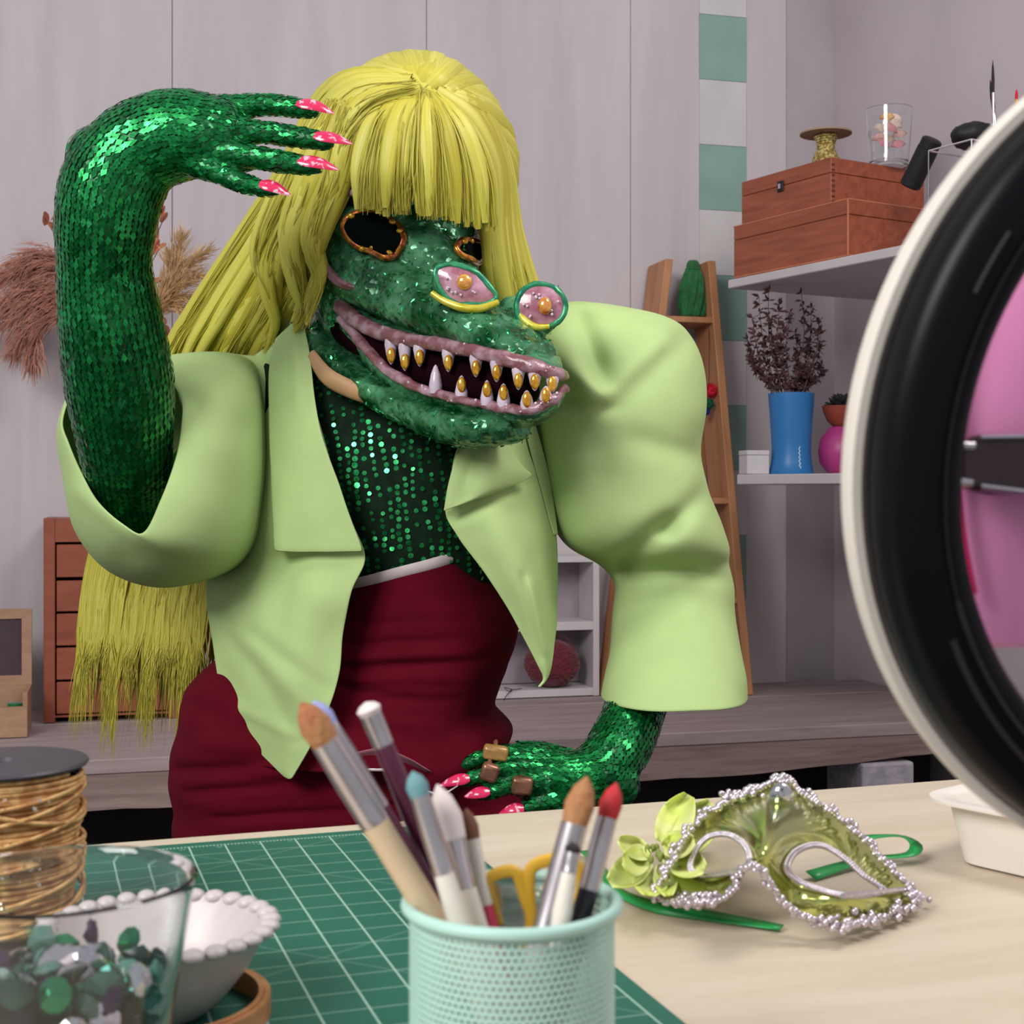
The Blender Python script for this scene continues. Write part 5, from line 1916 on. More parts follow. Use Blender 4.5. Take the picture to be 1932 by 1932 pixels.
def snout_ring(cx, cy, d, hw, top_, bot, n=28, p=2.6):
    c = P(cx, cy, d)
    s_ = S(d)
    out = []
    for j in range(n):
        a = 2 * math.pi * j / n
        cc_, ss = math.cos(a), math.sin(a)
        ex = math.copysign(abs(cc_) ** (2 / p), cc_)
        ez = math.copysign(abs(ss) ** (2 / p), ss)
        out.append(c + sb_ * hw * ex + Vector((0, 0, ez * (top_ if ez > 0 else bot) * s_)))
    return out


def snout(rows, steps=5):
    c = catmull(rows, steps * (len(rows) - 1))
    return ring_loft([snout_ring(*r) for r in c])


upper = snout([(690, 520, 1.92, 0.10, 90, 40), (745, 545, 1.87, 0.105, 110, 55), (820, 580, 1.80, 0.082, 78, 62), (890, 608, 1.74, 0.070, 58, 56), (955, 640, 1.69, 0.060, 48, 44), (1000, 662, 1.66, 0.050, 40, 32), (1022, 672, 1.642, 0.034, 24, 20)])
lower = snout([(655, 655, 1.93, 0.085, 40, 45), (700, 690, 1.89, 0.088, 36, 50), (780, 745, 1.82, 0.078, 20, 52), (860, 788, 1.75, 0.064, 26, 50), (925, 803, 1.70, 0.050, 26, 40), (962, 802, 1.672, 0.036, 24, 32), (978, 798, 1.66, 0.020, 14, 20)])
cran = pell(757, 465, 1.88, 151, 165, 150, 0.12, 28, 18)
cheek = pell(668, 560, 1.885, 78, 130, 95, -0.2)
jawbk = pell(640, 640, 1.93, 60, 95, 80, 0.0)
brow1 = pell(705, 440, 1.80, 78, 50, 44, 0.35)
bridge = pell(810, 490, 1.80, 95, 62, 60, 0.5)
mound1 = pell(872, 545, 1.695, 66, 46, 40, 0.45)
mound2 = pell(1020, 580, 1.715, 50, 48, 34, 0.2)
mound2b = pell(985, 600, 1.72, 50, 44, 40, 0.3)
mask_geo = union([upper, cran, cheek, brow1, bridge, mound1, mound2, mound2b, jawbk], 0.0036, 3, 0.5)
low_geo = union([lower, jawbk], 0.0036, 3, 0.5)


def rough_skin(g, amp, sc_n):
    V_, F_ = g
    out = []
    for v in V_:
        n = noise.noise_vector(v * sc_n)
        n2 = noise.noise_vector(v * sc_n * 2.4)
        out.append(v + n * amp + n2 * amp * 0.45)
    return out, F_


mask_geo = rough_skin(mask_geo, 0.0040, 30)
low_geo = rough_skin(low_geo, 0.0040, 30)
mask = mk('mask', mask_geo, M['maskg'], person)
mask['label'] = 'green glittering reptile head mask with long snout and gold teeth'
mk('lower_jaw', low_geo, M['maskg'], mask)
mbv = BVHTree.FromPolygons(*mask_geo)
lbv = BVHTree.FromPolygons(*low_geo)


def face_hit(x, y, back=0.0, tree=None):
    o_ = cam0
    dr = (P(x, y, 1) - cam0).normalized()
    h_ = (tree or mbv).ray_cast(o_, dr)
    if h_[0] is None:
        n_ = (tree or mbv).find_nearest(P(x, y, 1.72))
        return n_[0], n_[1]
    nrm = h_[1] if h_[1].y < 0 else -h_[1]
    return h_[0] - dr * back, nrm


# mouth lining
lining = snout([(700, 610, 1.905, 0.080, 30, 60), (770, 660, 1.845, 0.074, 40, 60), (860, 700, 1.765, 0.058, 45, 55), (930, 725, 1.70, 0.044, 40, 40), (985, 735, 1.665, 0.030, 30, 28), (1005, 735, 1.652, 0.014, 14, 14)])
mk('mouth_lining', lining, M['mouth'], mask)
# lips
UL = [(640, 578, 1.815, 15), (685, 612, 1.785, 17), (740, 634, 1.748, 16), (800, 645, 1.713, 14), (870, 657, 1.668, 15), (935, 672, 1.628, 16), (1000, 690, 1.606, 17), (1045, 704, 1.612, 15), (1062, 708, 1.645, 12)]
LL = [(643, 600, 1.815, 12), (685, 650, 1.788, 13), (730, 698, 1.757, 12), (790, 732, 1.72, 11), (860, 752, 1.678, 11), (935, 768, 1.637, 11), (1000, 772, 1.608, 12), (1045, 752, 1.607, 12), (1066, 732, 1.63, 10)]
for nm_, lp_, sc2 in (('upper_lip', UL, 0.92), ('lower_lip', LL, 0.85)):
    g = ptube([(a[0], a[1], a[2], a[3] * sc2) for a in lp_], 60, 14)
    mk(nm_, (crumple(g[0], 0.0022, 70), g[1]), M['lip'], mask)
# skin under the lips to close the gap to the jaws
def skin_strip(lip, off):
    """narrow band that ties the lip tube to the jaw surface"""
    c = catmull(lip, 40)
    V_, F_ = [], []
    for i, (x, y, d, r) in enumerate(c):
        V_.append(P(x, y, d + 0.004))
        V_.append(P(x - 2, y + off * 0.5, d + 0.012))
        V_.append(P(x - 6, y + off, d + 0.035))
    for i in range(40):
        for j in range(2):
            F_.append((i * 3 + j, i * 3 + j + 1, i * 3 + j + 4, i * 3 + j + 3))
    return V_, F_


mk('lip_skin', skin_strip(UL, -34), M['maskg'], mask, mods=(('solid', 0.002),))
mk('lip_skin', skin_strip(LL, 34), M['maskg'], mask, mods=(('solid', 0.002),))


def along(lip, x):
    c = catmull(lip, 80)
    return min(c, key=lambda a: abs(a[0] - x))


def tooth(x, y, lip, up, w=13, Ln=44, gem=True, lean=0):
    b0 = along(lip, x)
    s_ = S(b0[2])
    base = P(x, b0[1] + (4 if not up else -4), b0[2] + 0.001)
    tip = P(x + lean, y + (16 if not up else -16), b0[2] - 0.001)
    dv = tip - base
    mk('tooth', lathe([(w * s_ * 0.9, -0.002), (w * s_, dv.length * 0.25), (w * s_ * 0.72, dv.length * 0.65), (w * s_ * 0.30, dv.length * 0.93), (w * s_ * 0.05, dv.length)], base, 12, dv), M['tooth'], mask)
    if gem:
        gc_ = P(x + lean * 0.4, y - (2 if not up else -2), b0[2] - w * s_ * 0.85)
        mk('tooth_gem', ellipsoid(gc_, (Vector((8.5 * s_, 0, 0)), Vector((0, 5 * s_, 0)), Vector((0, 0, 15 * s_))), 12, 8), M['goldgem'], mask)


for (x, y) in ((738, 672), (764, 684), (792, 676), (846, 686), (898, 696), (937, 705), (978, 720), (1009, 722), (1042, 726)):
    tooth(x, y, UL, False)
for (x, y, gm) in ((822, 704, False), (871, 724, True), (919, 733, True), (950, 739, True), (994, 752, True), (1030, 744, True)):
    tooth(x, y, LL, True, gem=gm)
for k in range(46):
    lip = UL if k < 26 else LL
    c = along(lip, rng.uniform(690, 1055))
    a = rng.uniform(-0.9, 0.9)
    p_ = P(c[0], c[1] - c[3] * math.sin(a) * 0.9, c[2] - c[3] * S(c[2]) * math.cos(a))
    r_ = rng.uniform(1.5, 3.4) * S(c[2])
    mk('lip_bead', ellipsoid(p_, ((r_, 0, 0), (0, r_, 0), (0, 0, r_)), 7, 5), M['tooth'], mask)

# eye openings
def rim(ptsx, r, mat, name, lift=0.005, n=48):
    c = catmull_closed(ptsx, n)
    q = []
    for (x, y) in c:
        loc, nrm = face_hit(x, y)
        q.append(loc + nrm * lift)
    # soften jumps between neighbouring hits
    for _ in range(3):
        q = [(q[i - 1] + q[i] * 2 + q[(i + 1) % n]) / 4 for i in range(n)]
    mk(name, tube(q, r, 10, closed=True), mat, mask)
    return q


def fill(q, inset, lift, mat, name, dome=0.0):
    c = Vector((0, 0, 0))
    for p in q:
        c += p
    c /= len(q)
    nrm = Vector((0, -1, 0))
    rings = []
    for k in range(6):
        f = 1 - k / 6
        rings.append([c + (p - c) * f * inset + nrm * (lift + dome * (1 - f * f)) for p in q])
    mk(name, ring_loft(rings, (False, True)), mat, mask)
    return c


e_pts = [(652, 430), (666, 411), (700, 405), (736, 418), (764, 446), (758, 470), (735, 494), (700, 478), (670, 455)]
q = rim(e_pts, 0.0052, M['copper'], 'eye_rim')
fill(q, 0.98, 0.005, M['socket'], 'eye_socket', 0.004)
for (x, y) in ((668, 414), (722, 412), (740, 424), (762, 446), (733, 491), (705, 480), (688, 468)):
    loc, nrm = face_hit(x, y)
    mk('rim_gem', ellipsoid(loc + nrm * 0.010, ((0.0045, 0, 0), (0, 0.003, 0), (0, 0, 0.0038)), 8, 6), M['goldgem'], mask)
e2_pts = [(858, 470), (870, 456), (888, 453), (905, 462), (904, 482), (896, 494), (880, 490), (866, 482)]
q = rim(e2_pts, 0.0042, M['copper'], 'eye_rim')
fill(q, 0.97, 0.004, M['socket'], 'eye_socket', 0.002)
for (x, y) in ((880, 456), (868, 463)):
    loc, nrm = face_hit(x, y)
    mk('rim_gem', ellipsoid(loc + nrm * 0.008, ((0.0045, 0, 0), (0, 0.003, 0), (0, 0, 0.0038)), 8, 6), M['goldgem'], mask)
# big painted nostril discs
n1 = [(822, 515), (832, 503), (862, 500), (895, 512), (922, 540), (936, 560), (920, 572), (890, 575), (860, 572), (838, 555), (826, 535)]


def dish(pts, d, r, name):
    c = catmull_closed([(x, y) for x, y in pts], 48)
    q = [P(x, y, d) for x, y in c]
    gt = tube(q, r, 10, closed=True)
    mk(name + '_rim', (crumple(gt[0], 0.0016, 90), gt[1]), M['tealrim'], mask)
    cc_ = fill(q, 0.985, 0.001, M['pinkdish'], name + '_disc', 0.006)
    return q, cc_


q, c1_ = dish(n1, 1.662, 0.0036, 'nostril')
mk('disc_gem', ellipsoid(P(876, 532, 1.655), ((0.0095, 0, 0), (0, 0.006, 0), (0, 0, 0.0095)), 14, 10), M['orangegem'], mask)
mk('lower_lid', ptube([(815, 553, 1.665, 6), (838, 568, 1.660, 7), (870, 580, 1.655, 8), (905, 582, 1.655, 8), (940, 570, 1.660, 6)], 20, 10), M['yellowrim'], mask)
n2_ = [(1020 + 46 * math.cos(a), 577 + 41 * math.sin(a)) for a in [2 * math.pi * k / 12 for k in range(12)]]
q, c2_ = dish(n2_, 1.684, 0.0036, 'nostril')
mk('disc_gem', ellipsoid(P(1028, 577, 1.676), ((0.0085, 0, 0), (0, 0.006, 0), (0, 0, 0.0105)), 14, 10), M['orangegem'], mask)
mk('lower_lid', ptube([(978, 590, 1.686, 5), (992, 606, 1.681, 7), (1012, 617, 1.678, 7), (1036, 616, 1.68, 5)], 16, 10), M['yellowrim'], mask)
for (cx_, cy_, d) in ((872, 540, 1.655), (1020, 577, 1.677)):
    for k in range(14):
        a = rng.uniform(0, 6.28)
        r0 = rng.uniform(18, 36)
        p_ = P(cx_ + math.cos(a) * r0 * 1.05, cy_ + math.sin(a) * r0 * 0.72, d)
        r_ = rng.uniform(1.5, 3.2) * S(d)
        mk('disc_bead', ellipsoid(p_, ((r_, 0, 0), (0, r_, 0), (0, 0, r_)), 7, 5), M['tooth'], mask)
# pinkish seams and the tan chin strap
mk('seam', ptube([(608, 470, 1.80, 7), (612, 500, 1.795, 9), (640, 532, 1.785, 10), (680, 545, 1.775, 8)], 16, 10), M['lip'], mask)
mk('seam', ptube([(640, 366, 1.79, 8), (665, 362, 1.775, 9), (690, 372, 1.77, 7)], 10, 10), M['lip'], mask)
mk('strap', ptube([(588, 672, 1.83, 14), (620, 712, 1.80, 18), (670, 738, 1.785, 18), (712, 752, 1.78, 14), (734, 762, 1.78, 6)], 20, 12, flat=(0.6, 1.0)), M['tan'], mask)
# short strings of round sequins on the cheek
gs = []
for (xa, ya, xb, yb) in ((622, 575, 680, 690), (636, 580, 668, 640), (648, 640, 672, 680), (625, 600, 650, 660)):
    for k in range(9):
        t = k / 8
        loc, nrm = face_hit(xa + (xb - xa) * t, ya + (yb - ya) * t)
        gs.append(flake(loc + nrm * 0.002, nrm, Vector((0, 0, 1)), 0.0032, 0, 0.15, True))
o = mk('cheek_sequins', join(*gs), M['seq_round'], mask, smooth=False)
o['kind'] = 'stuff'
# glitter flakes
gs = []
for tree, V_, F_ in ((mbv, mask_geo[0], mask_geo[1]), (lbv, low_geo[0], low_geo[1])):
    for f in F_:
        if rng.random() > 0.06:
            continue
        c = (V_[f[0]] + V_[f[2]]) / 2
        nrm = (V_[f[1]] - V_[f[0]]).cross(V_[f[2]] - V_[f[0]])
        if nrm.length < 1e-12:
            continue
        nrm.normalize()
        gs.append(flake(c + nrm * 0.0016, nrm, Vector((rng.gauss(0, 1), rng.gauss(0, 1), rng.gauss(0, 1))), rng.uniform(0.0016, 0.004), rng.uniform(0.0008, 0.002), 0.35))
o = mk('glitter_flakes', join(*gs), M['seq_round'], mask, smooth=False)
o['kind'] = 'stuff'

# ================================================================== JACKET AND SKIRT
M['lime'] = pm('lime_cotton', (172, 195, 130), 0.8, var=0.03, scale=14, bump=0.10, bscale=55, spec=0.25)
M['wine'] = pm('wine_jersey', (86, 2, 22), 0.9, var=0.10, scale=14, bump=0.12, bscale=50, spec=0.12)
M['hem'] = pm('white_hem', (206, 190, 190), 0.7, var=0.06)
M['lining'] = pm('mauve_lining', (140, 84, 98), 0.7, var=0.1)


def patch(rows, nu=28, nv=40):
    """rows of (x, y, d), each resampled; returns a grid sheet"""
    R_ = [catmull(r, nu) for r in rows]
    cols = [catmull([r[i] for r in R_], nv) for i in range(nu + 1)]
    V_, F_ = [], []
    for j in range(nv + 1):
        for i in range(nu + 1):
            V_.append(P(*cols[i][j]))
    for j in range(nv):
        for i in range(nu):
            a0 = j * (nu + 1) + i
            F_.append((a0, a0 + nu + 1, a0 + nu + 2, a0 + 1))
    return V_, F_


def cloth(name, g, parent, creases=(), amp=0.003, scale=9, stretch=(1, 1, 1), seed=0, thick=0.0022, mat='lime', sub=1):
    V_ = fold(g[0], creases)
    V_ = crumple(V_, amp, scale, stretch, seed)
    return mk(name, (V_, g[1]), M[mat], parent, mods=(('solid', thick, 0), ('sub', sub)))


# back of the jacket (root part) from shoulder to hem
back = patch([[(470, 660, 1.97), (600, 640, 2.05), (720, 630, 2.07), (860, 635, 2.06), (1060, 650, 1.98)],
              [(420, 780, 1.99), (580, 780, 2.08), (720, 780, 2.10), (880, 780, 2.09), (1070, 780, 1.99)],
              [(410, 960, 1.97), (580, 960, 2.07), (740, 960, 2.09), (900, 960, 2.07), (1045, 960, 1.94)],
              [(400, 1120, 1.95), (560, 1120, 2.10), (720, 1120, 2.12), (900, 1120, 2.08), (1044, 1120, 1.92)],
              [(425, 1250, 1.97), (560, 1250, 2.14), (720, 1250, 2.16), (880, 1250, 2.10), (985, 1180, 1.97)]], 30, 30)
jacket = cloth('jacket', back, person, (), 0.004, 6)
jacket['label'] = 'lime green puff sleeved jacket worn open'
# left front
lf = patch([[(476, 672, 1.95), (520, 640, 1.90), (560, 600, 1.88)],
            [(440, 790, 1.96), (520, 800, 1.84), (604, 805, 1.795)],
            [(420, 940, 1.95), (520, 950, 1.815), (652, 950, 1.77)],
            [(402, 1050, 1.94), (525, 1050, 1.81), (690, 1045, 1.755)],
            [(386, 1110, 1.92), (520, 1120, 1.79), (664, 1115, 1.75)],
            [(396, 1200, 1.895), (520, 1200, 1.77), (650, 1190, 1.75)],
            [(412, 1290, 1.87), (530, 1290, 1.755), (642, 1275, 1.74)],
            [(442, 1370, 1.84), (535, 1370, 1.755), (612, 1360, 1.735)],
            [(492, 1422, 1.80), (545, 1422, 1.755), (582, 1418, 1.74)],
            [(541, 1468, 1.765), (546, 1470, 1.755), (551, 1468, 1.75)]], 26, 60)
cloth('front_panel', lf, jacket, ((400, 1130, 560, 1390, 16, -0.010), (430, 1180, 590, 1340, 15, 0.008), (540, 1060, 520, 1170, 30, -0.016), (480, 1200, 620, 1300, 12, -0.006), (440, 1330, 560, 1390, 10, 0.006), (600, 1130, 560, 1240, 60, 0.014), (520, 1058, 690, 1056, 14, -0.008)), 0.0025, 10, seed=3)
# left lapel
lapel = patch([[(520, 640, 1.872), (550, 612, 1.868), (572, 600, 1.866)],
               [(508, 700, 1.845), (545, 690, 1.835), (584, 665, 1.83)],
               [(507, 800, 1.825), (550, 805, 1.80), (602, 800, 1.780)],
               [(511, 920, 1.805), (575, 925, 1.775), (642, 920, 1.757)],
               [(517, 1040, 1.795), (600, 1043, 1.762), (688, 1043, 1.744)]], 14, 26)
cloth('lapel', lapel, jacket, ((560, 640, 560, 760, 10, 0.006),), 0.0015, 12, seed=5)
coll = patch([[(505, 640, 1.93), (530, 606, 1.93), (552, 600, 1.90)], [(495, 690, 1.91), (525, 670, 1.89), (548, 640, 1.88)], [(502, 760, 1.87), (520, 740, 1.86), (540, 700, 1.86)]], 10, 14)
cloth('collar', coll, jacket, (), 0.002, 14, seed=6)
# right front
rf = patch([[(900, 760, 1.90), (960, 740, 1.90), (1020, 720, 1.92)],
            [(862, 845, 1.80), (930, 838, 1.795), (1008, 830, 1.87)],
            [(848, 905, 1.785), (940, 900, 1.775), (1026, 890, 1.86)],
            [(838, 966, 1.77), (940, 960, 1.770), (1040, 950, 1.855)],
            [(862, 1010, 1.768), (955, 1005, 1.768), (1050, 1000, 1.855)],
            [(897, 1058, 1.768), (975, 1055, 1.770), (1054, 1050, 1.855)],
            [(942, 1125, 1.772), (1000, 1122, 1.775), (1053, 1118, 1.85)],
            [(984, 1195, 1.778), (1020, 1192, 1.785), (1049, 1185, 1.835)],
            [(1012, 1252, 1.785), (1028, 1250, 1.79), (1042, 1240, 1.81)],
            [(1024, 1280, 1.79), (1029, 1282, 1.79), (1034, 1276, 1.80)],
            [(1014, 1296, 1.785), (1016, 1298, 1.785), (1020, 1297, 1.785)]], 22, 60)
cloth('front_panel', rf, jacket, ((1000, 1100, 1030, 1230, 8, 0.006), (985, 1090, 1020, 1240, 7, -0.005), (850, 975, 1000, 905, 12, -0.010)), 0.0022, 12, seed=8)
rl2 = patch([[(880, 838, 1.775), (920, 842, 1.765), (960, 835, 1.785)],
             [(862, 860, 1.768), (930, 870, 1.752), (985, 878, 1.79)],
             [(850, 905, 1.762), (925, 905, 1.748), (1002, 898, 1.80)],
             [(842, 940, 1.757), (905, 935, 1.748), (960, 918, 1.775)],
             [(838, 965, 1.755), (860, 955, 1.750), (890, 944, 1.755)]], 14, 22)
cloth('lapel', rl2, jacket, ((895, 850, 880, 935, 9, -0.012), (860, 860, 850, 950, 8, 0.008)), 0.0018, 14, seed=9)
stand = patch([[(985, 790, 1.86), (1000, 770, 1.87)], [(1000, 850, 1.845), (1022, 840, 1.86)], [(1022, 930, 1.84), (1042, 930, 1.855)], [(1045, 1010, 1.845), (1053, 1010, 1.85)]], 6, 20)
cloth('armhole_seam', stand, jacket, (), 0.001, 10, seed=10)


# left sleeve: a bag hanging round the bent elbow, opening around the forearm
pairs = [((235, 690, 1.80), (330, 668, 1.90)), ((310, 712, 1.77), (440, 670, 1.92)), ((338, 762, 1.735), (492, 712, 1.93)), ((336, 830, 1.70), (508, 830, 1.93)), ((322, 890, 1.685), (505, 935, 1.92)),
         ((302, 945, 1.677), (482, 1025, 1.90)), ((270, 1006, 1.675), (428, 1080, 1.88)), ((232, 988, 1.683), (312, 1108, 1.86)), ((188, 948, 1.695), (210, 1078, 1.85)), ((152, 892, 1.715), (145, 1005, 1.85)),
         ((127, 835, 1.73), (119, 900, 1.86)), ((118, 785, 1.775), (114, 800, 1.88)), ((155, 715, 1.82), (170, 700, 1.90))]
NS = 64
A_ = catmull_closed([p[0] for p in pairs], NS)
B_ = catmull_closed([p[1] for p in pairs], NS)
rings = []
for k in range(15):
    t = k / 14
    e_ = math.sin(t * math.pi / 2)
    c_ = 1 - math.cos(t * math.pi / 2)
    rings.append([P(a[0] + (b_[0] - a[0]) * e_, a[1] + (b_[1] - a[1]) * e_, a[2] + (b_[2] - a[2]) * c_) for a, b_ in zip(A_, B_)])
ctr = (350, 880, 2.03)
for k in range(1, 10):
    t = k / 9.5
    e_ = math.cos(t * math.pi / 2)
    c_ = math.sin(t * math.pi / 2)
    rings.append([P(ctr[0] + (b_[0] - ctr[0]) * e_, ctr[1] + (b_[1] - ctr[1]) * e_, b_[2] + (ctr[2] - b_[2]) * c_) for b_ in B_])
g = ring_loft(rings, (False, True))
sl = cloth('sleeve', g, jacket, ((340, 752, 455, 815, 26, -0.010), (455, 815, 492, 930, 24, -0.010), (470, 720, 495, 800, 20, 0.010), (150, 930, 260, 1020, 12, 0.006), (240, 1050, 420, 1060, 26, -0.006)), 0.003, 7, seed=12, thick=0.003)
# shoulder piece between sleeve and lapel
shp = patch([[(330, 668, 1.93), (420, 664, 1.94), (480, 670, 1.94), (540, 668, 1.89)], [(330, 700, 1.90), (430, 700, 1.88), (490, 712, 1.88), (540, 730, 1.865)], [(340, 760, 1.88), (440, 770, 1.86), (495, 790, 1.865), (535, 820, 1.855)],
             [(400, 860, 1.90), (470, 880, 1.90), (505, 900, 1.89), (516, 930, 1.87)]], 18, 18)
cloth('shoulder', shp, jacket, (), 0.003, 9, seed=13)

# right sleeve: tall puff, then a straighter tube to the cuff
rows = [(1086, 573, 1.95, 18, 0.02), (1120, 590, 1.95, 86, 0.075), (1150, 618, 1.945, 132, 0.105), (1160, 680, 1.94, 155, 0.135), (1166, 770, 1.935, 161, 0.15), (1165, 850, 1.935, 154, 0.152), (1180, 930, 1.93, 156, 0.155), (1200, 990, 1.925, 158, 0.15),
        (1222, 1030, 1.93, 150, 0.135), (1252, 1062, 1.945, 122, 0.105), (1272, 1100, 1.945, 110, 0.10), (1272, 1150, 1.93, 110, 0.098), (1271, 1210, 1.90, 117, 0.10), (1273, 1270, 1.865, 128, 0.104), (1273, 1318, 1.84, 133, 0.106)]
g = yloft(rows, 64, 6, 2.15, (True, False))
cloth('sleeve', g, jacket, ((1155, 760, 1095, 600, 20, -0.034), (1150, 755, 1060, 690, 22, 0.024), (1150, 745, 1255, 650, 22, 0.030), (1165, 745, 1290, 640, 20, -0.020), (1030, 740, 1140, 765, 16, -0.030), (1130, 745, 1050, 640, 30, 0.020),
                            (1180, 1060, 1260, 990, 22, -0.036), (1260, 1000, 1330, 930, 18, -0.022), (1175, 1085, 1300, 1075, 14, -0.022), (1310, 1080, 1375, 1095, 14, -0.006), (1160, 1160, 1260, 1130, 18, -0.010), (1150, 1240, 1240, 1200, 16, 0.006),
                            (1305, 860, 1200, 830, 20, -0.010), (1110, 1000, 1090, 900, 40, 0.010), (1300, 1170, 1350, 1240, 22, 0.006)), 0.0042, 7.5, seed=21, thick=0.003)
cuff = ptube([(1142, 1312, 1.845, 4), (1180, 1318, 1.755, 4), (1273, 1322, 1.735, 4), (1365, 1316, 1.755, 4), (1404, 1308, 1.845, 4)], 30, 8)


# ------------------------------------------------------------------ skirt and red top
sk_rows = [(690, 1190, 1.95, 210, 0.125), (640, 1270, 1.965, 258, 0.155), (634, 1330, 1.97, 286, 0.175), (638, 1420, 1.975, 302, 0.185), (652, 1475, 1.98, 326, 0.19), (690, 1530, 1.985, 356, 0.195), (700, 1640, 2.0, 370, 0.20), (690, 2000, 2.02, 400, 0.23), (680, 2480, 2.06, 440, 0.27)]
g = yloft(sk_rows, 72, 9, 2.2, (False, False))
V_ = fold(g[0], ((340, 1455, 560, 1440, 10, -0.014), (360, 1500, 640, 1470, 9, -0.010), (380, 1400, 560, 1400, 14, 0.010), (600, 1480, 840, 1490, 9, -0.012), (420, 1545, 700, 1530, 8, -0.010), (480, 1450, 640, 1460, 10, 0.010), (700, 1520, 960, 1530, 8, -0.008), (360, 1330, 480, 1380, 20, -0.006)))
V_ = crumple(V_, 0.006, 6, (0.6, 0.6, 2.6), 31)
skirt = mk('skirt', (V_, g[1]), M['wine'], person, mods=(('solid', 0.003, 0), ('sub', 1)))
skirt['label'] = 'dark red draped long skirt'
top_rows = [(772, 1078, 1.925, 138, 0.122, -0.28), (778, 1130, 1.925, 164, 0.130, -0.15), (770, 1190, 1.93, 206, 0.140, -0.03), (745, 1260, 1.94, 210, 0.155, 0), (715, 1330, 1.95, 217, 0.178, 0), (712, 1372, 1.955, 252, 0.195, 0.0), (700, 1405, 1.96, 255, 0.205, 0.0)]
g = yloft(top_rows, 80, 9, 2.2, (False, False))
# wavy front hem
V_ = []
for v in g[0]:
    x, y = px(v)
    dz = 0.0
    if y > 1370 and v.y < 1.95:
        w = min(1, (y - 1370) / 35.0)
        dz = -w * (0.030 * math.exp(-((x - 832) / 62.0) ** 2) - 0.006 * math.exp(-((x - 720) / 60.0) ** 2))
    V_.append(v + Vector((0, -abs(dz) * 0.25, dz)))
n_h = 80
V_ = fold(V_, ((655, 1215, 860, 1205, 7, -0.006), (650, 1240, 900, 1232, 8, 0.007), (655, 1262, 940, 1240, 6, -0.007), (650, 1300, 780, 1322, 8, -0.008), (660, 1282, 900, 1280, 8, 0.006), (700, 1325, 880, 1320, 6, -0.006), (690, 1360, 840, 1372, 10, 0.005), (655, 1175, 880, 1172, 9, -0.004), (905, 1080, 960, 1190, 30, -0.012), (935, 1350, 880, 1350, 10, -0.006)))
V_ = crumple(V_, 0.003, 7, (0.6, 0.6, 3.2), 37)
topm = mk('red_top', (V_, g[1]), M['wine'], person, mods=(('solid', 0.003, 0), ('sub', 1)))
topm['label'] = 'dark red gathered strapless top'
# white hem piping along the bottom ring and the band at the top edge
last = V_[-n_h:]
vis = sorted([p for p in last if p.y < 1.95 and 640 < px(p)[0] < 975], key=lambda p: p.x)
mk('hem_piping', tube(vis, 0.0020, 6), M['hem'], topm)
first = V_[:n_h]
band_r = [p + Vector((0, -0.001, 0.006)) for p in first]
mk('top_band', tube(band_r, 0.0075, 8, flat=(0.35, 1.0), closed=True), M['hem'], topm)
# lining glimpse under the left of the hem
mk('lining_flap', patch([[(668, 1420, 1.752), (720, 1412, 1.75), (770, 1430, 1.75), (812, 1455, 1.75)], [(672, 1440, 1.765), (720, 1440, 1.765), (770, 1445, 1.765), (812, 1460, 1.765)]], 14, 5), M['lining'], topm, mods=(('solid', 0.001),))

# ================================================================== WIG
wm, nt, b = new_mat('yellow_hair')
N, L = nt.nodes, nt.links
at = N.new('ShaderNodeAttribute')
at.attribute_name = 'strand'
av = N.new('ShaderNodeAttribute')
av.attribute_name = 'along'
nz = N.new('ShaderNodeTexNoise')
nz.inputs['Scale'].default_value = 4.0
nz.inputs['Detail'].default_value = 4
nz.inputs['Roughness'].default_value = 0.65
L.new(av.outputs['Vector'], nz.inputs['Vector'])
mxn = N.new('ShaderNodeMath')
mxn.operation = 'MULTIPLY_ADD'
mxn.inputs[1].default_value = 0.34
L.new(at.outputs['Fac'], mxn.inputs[0])
sb = N.new('ShaderNodeMath')
sb.operation = 'MULTIPLY'
sb.inputs[1].default_value = 0.72
L.new(nz.outputs[0], sb.inputs[0])
L.new(sb.outputs[0], mxn.inputs[2])
cr = N.new('ShaderNodeValToRGB')
cr.color_ramp.elements[0].position = 0.28
cr.color_ramp.elements[1].position = 0.78
cr.color_ramp.elements[0].color = (*lin((166, 154, 44)), 1)
cr.color_ramp.elements[1].color = (*lin((206, 198, 96)), 1)
cr.color_ramp.elements.new(0.52).color = (*lin((188, 178, 62)), 1)
L.new(mxn.outputs[0], cr.inputs[0])
L.new(cr.outputs[0], b.inputs['Base Color'])
bp = N.new('ShaderNodeBump')
bp.inputs['Strength'].default_value = 0.30
bp.inputs['Distance'].default_value = 0.002
L.new(nz.outputs[0], bp.inputs['Height'])
L.new(bp.outputs[0], b.inputs['Normal'])
b.inputs['Roughness'].default_value = 0.45
b.inputs['Specular IOR Level'].default_value = 0.4
M['hair'] = wm

hg_v, hg_f, hg_c, hg_a = [], [], [], []
hr = random.Random(5)


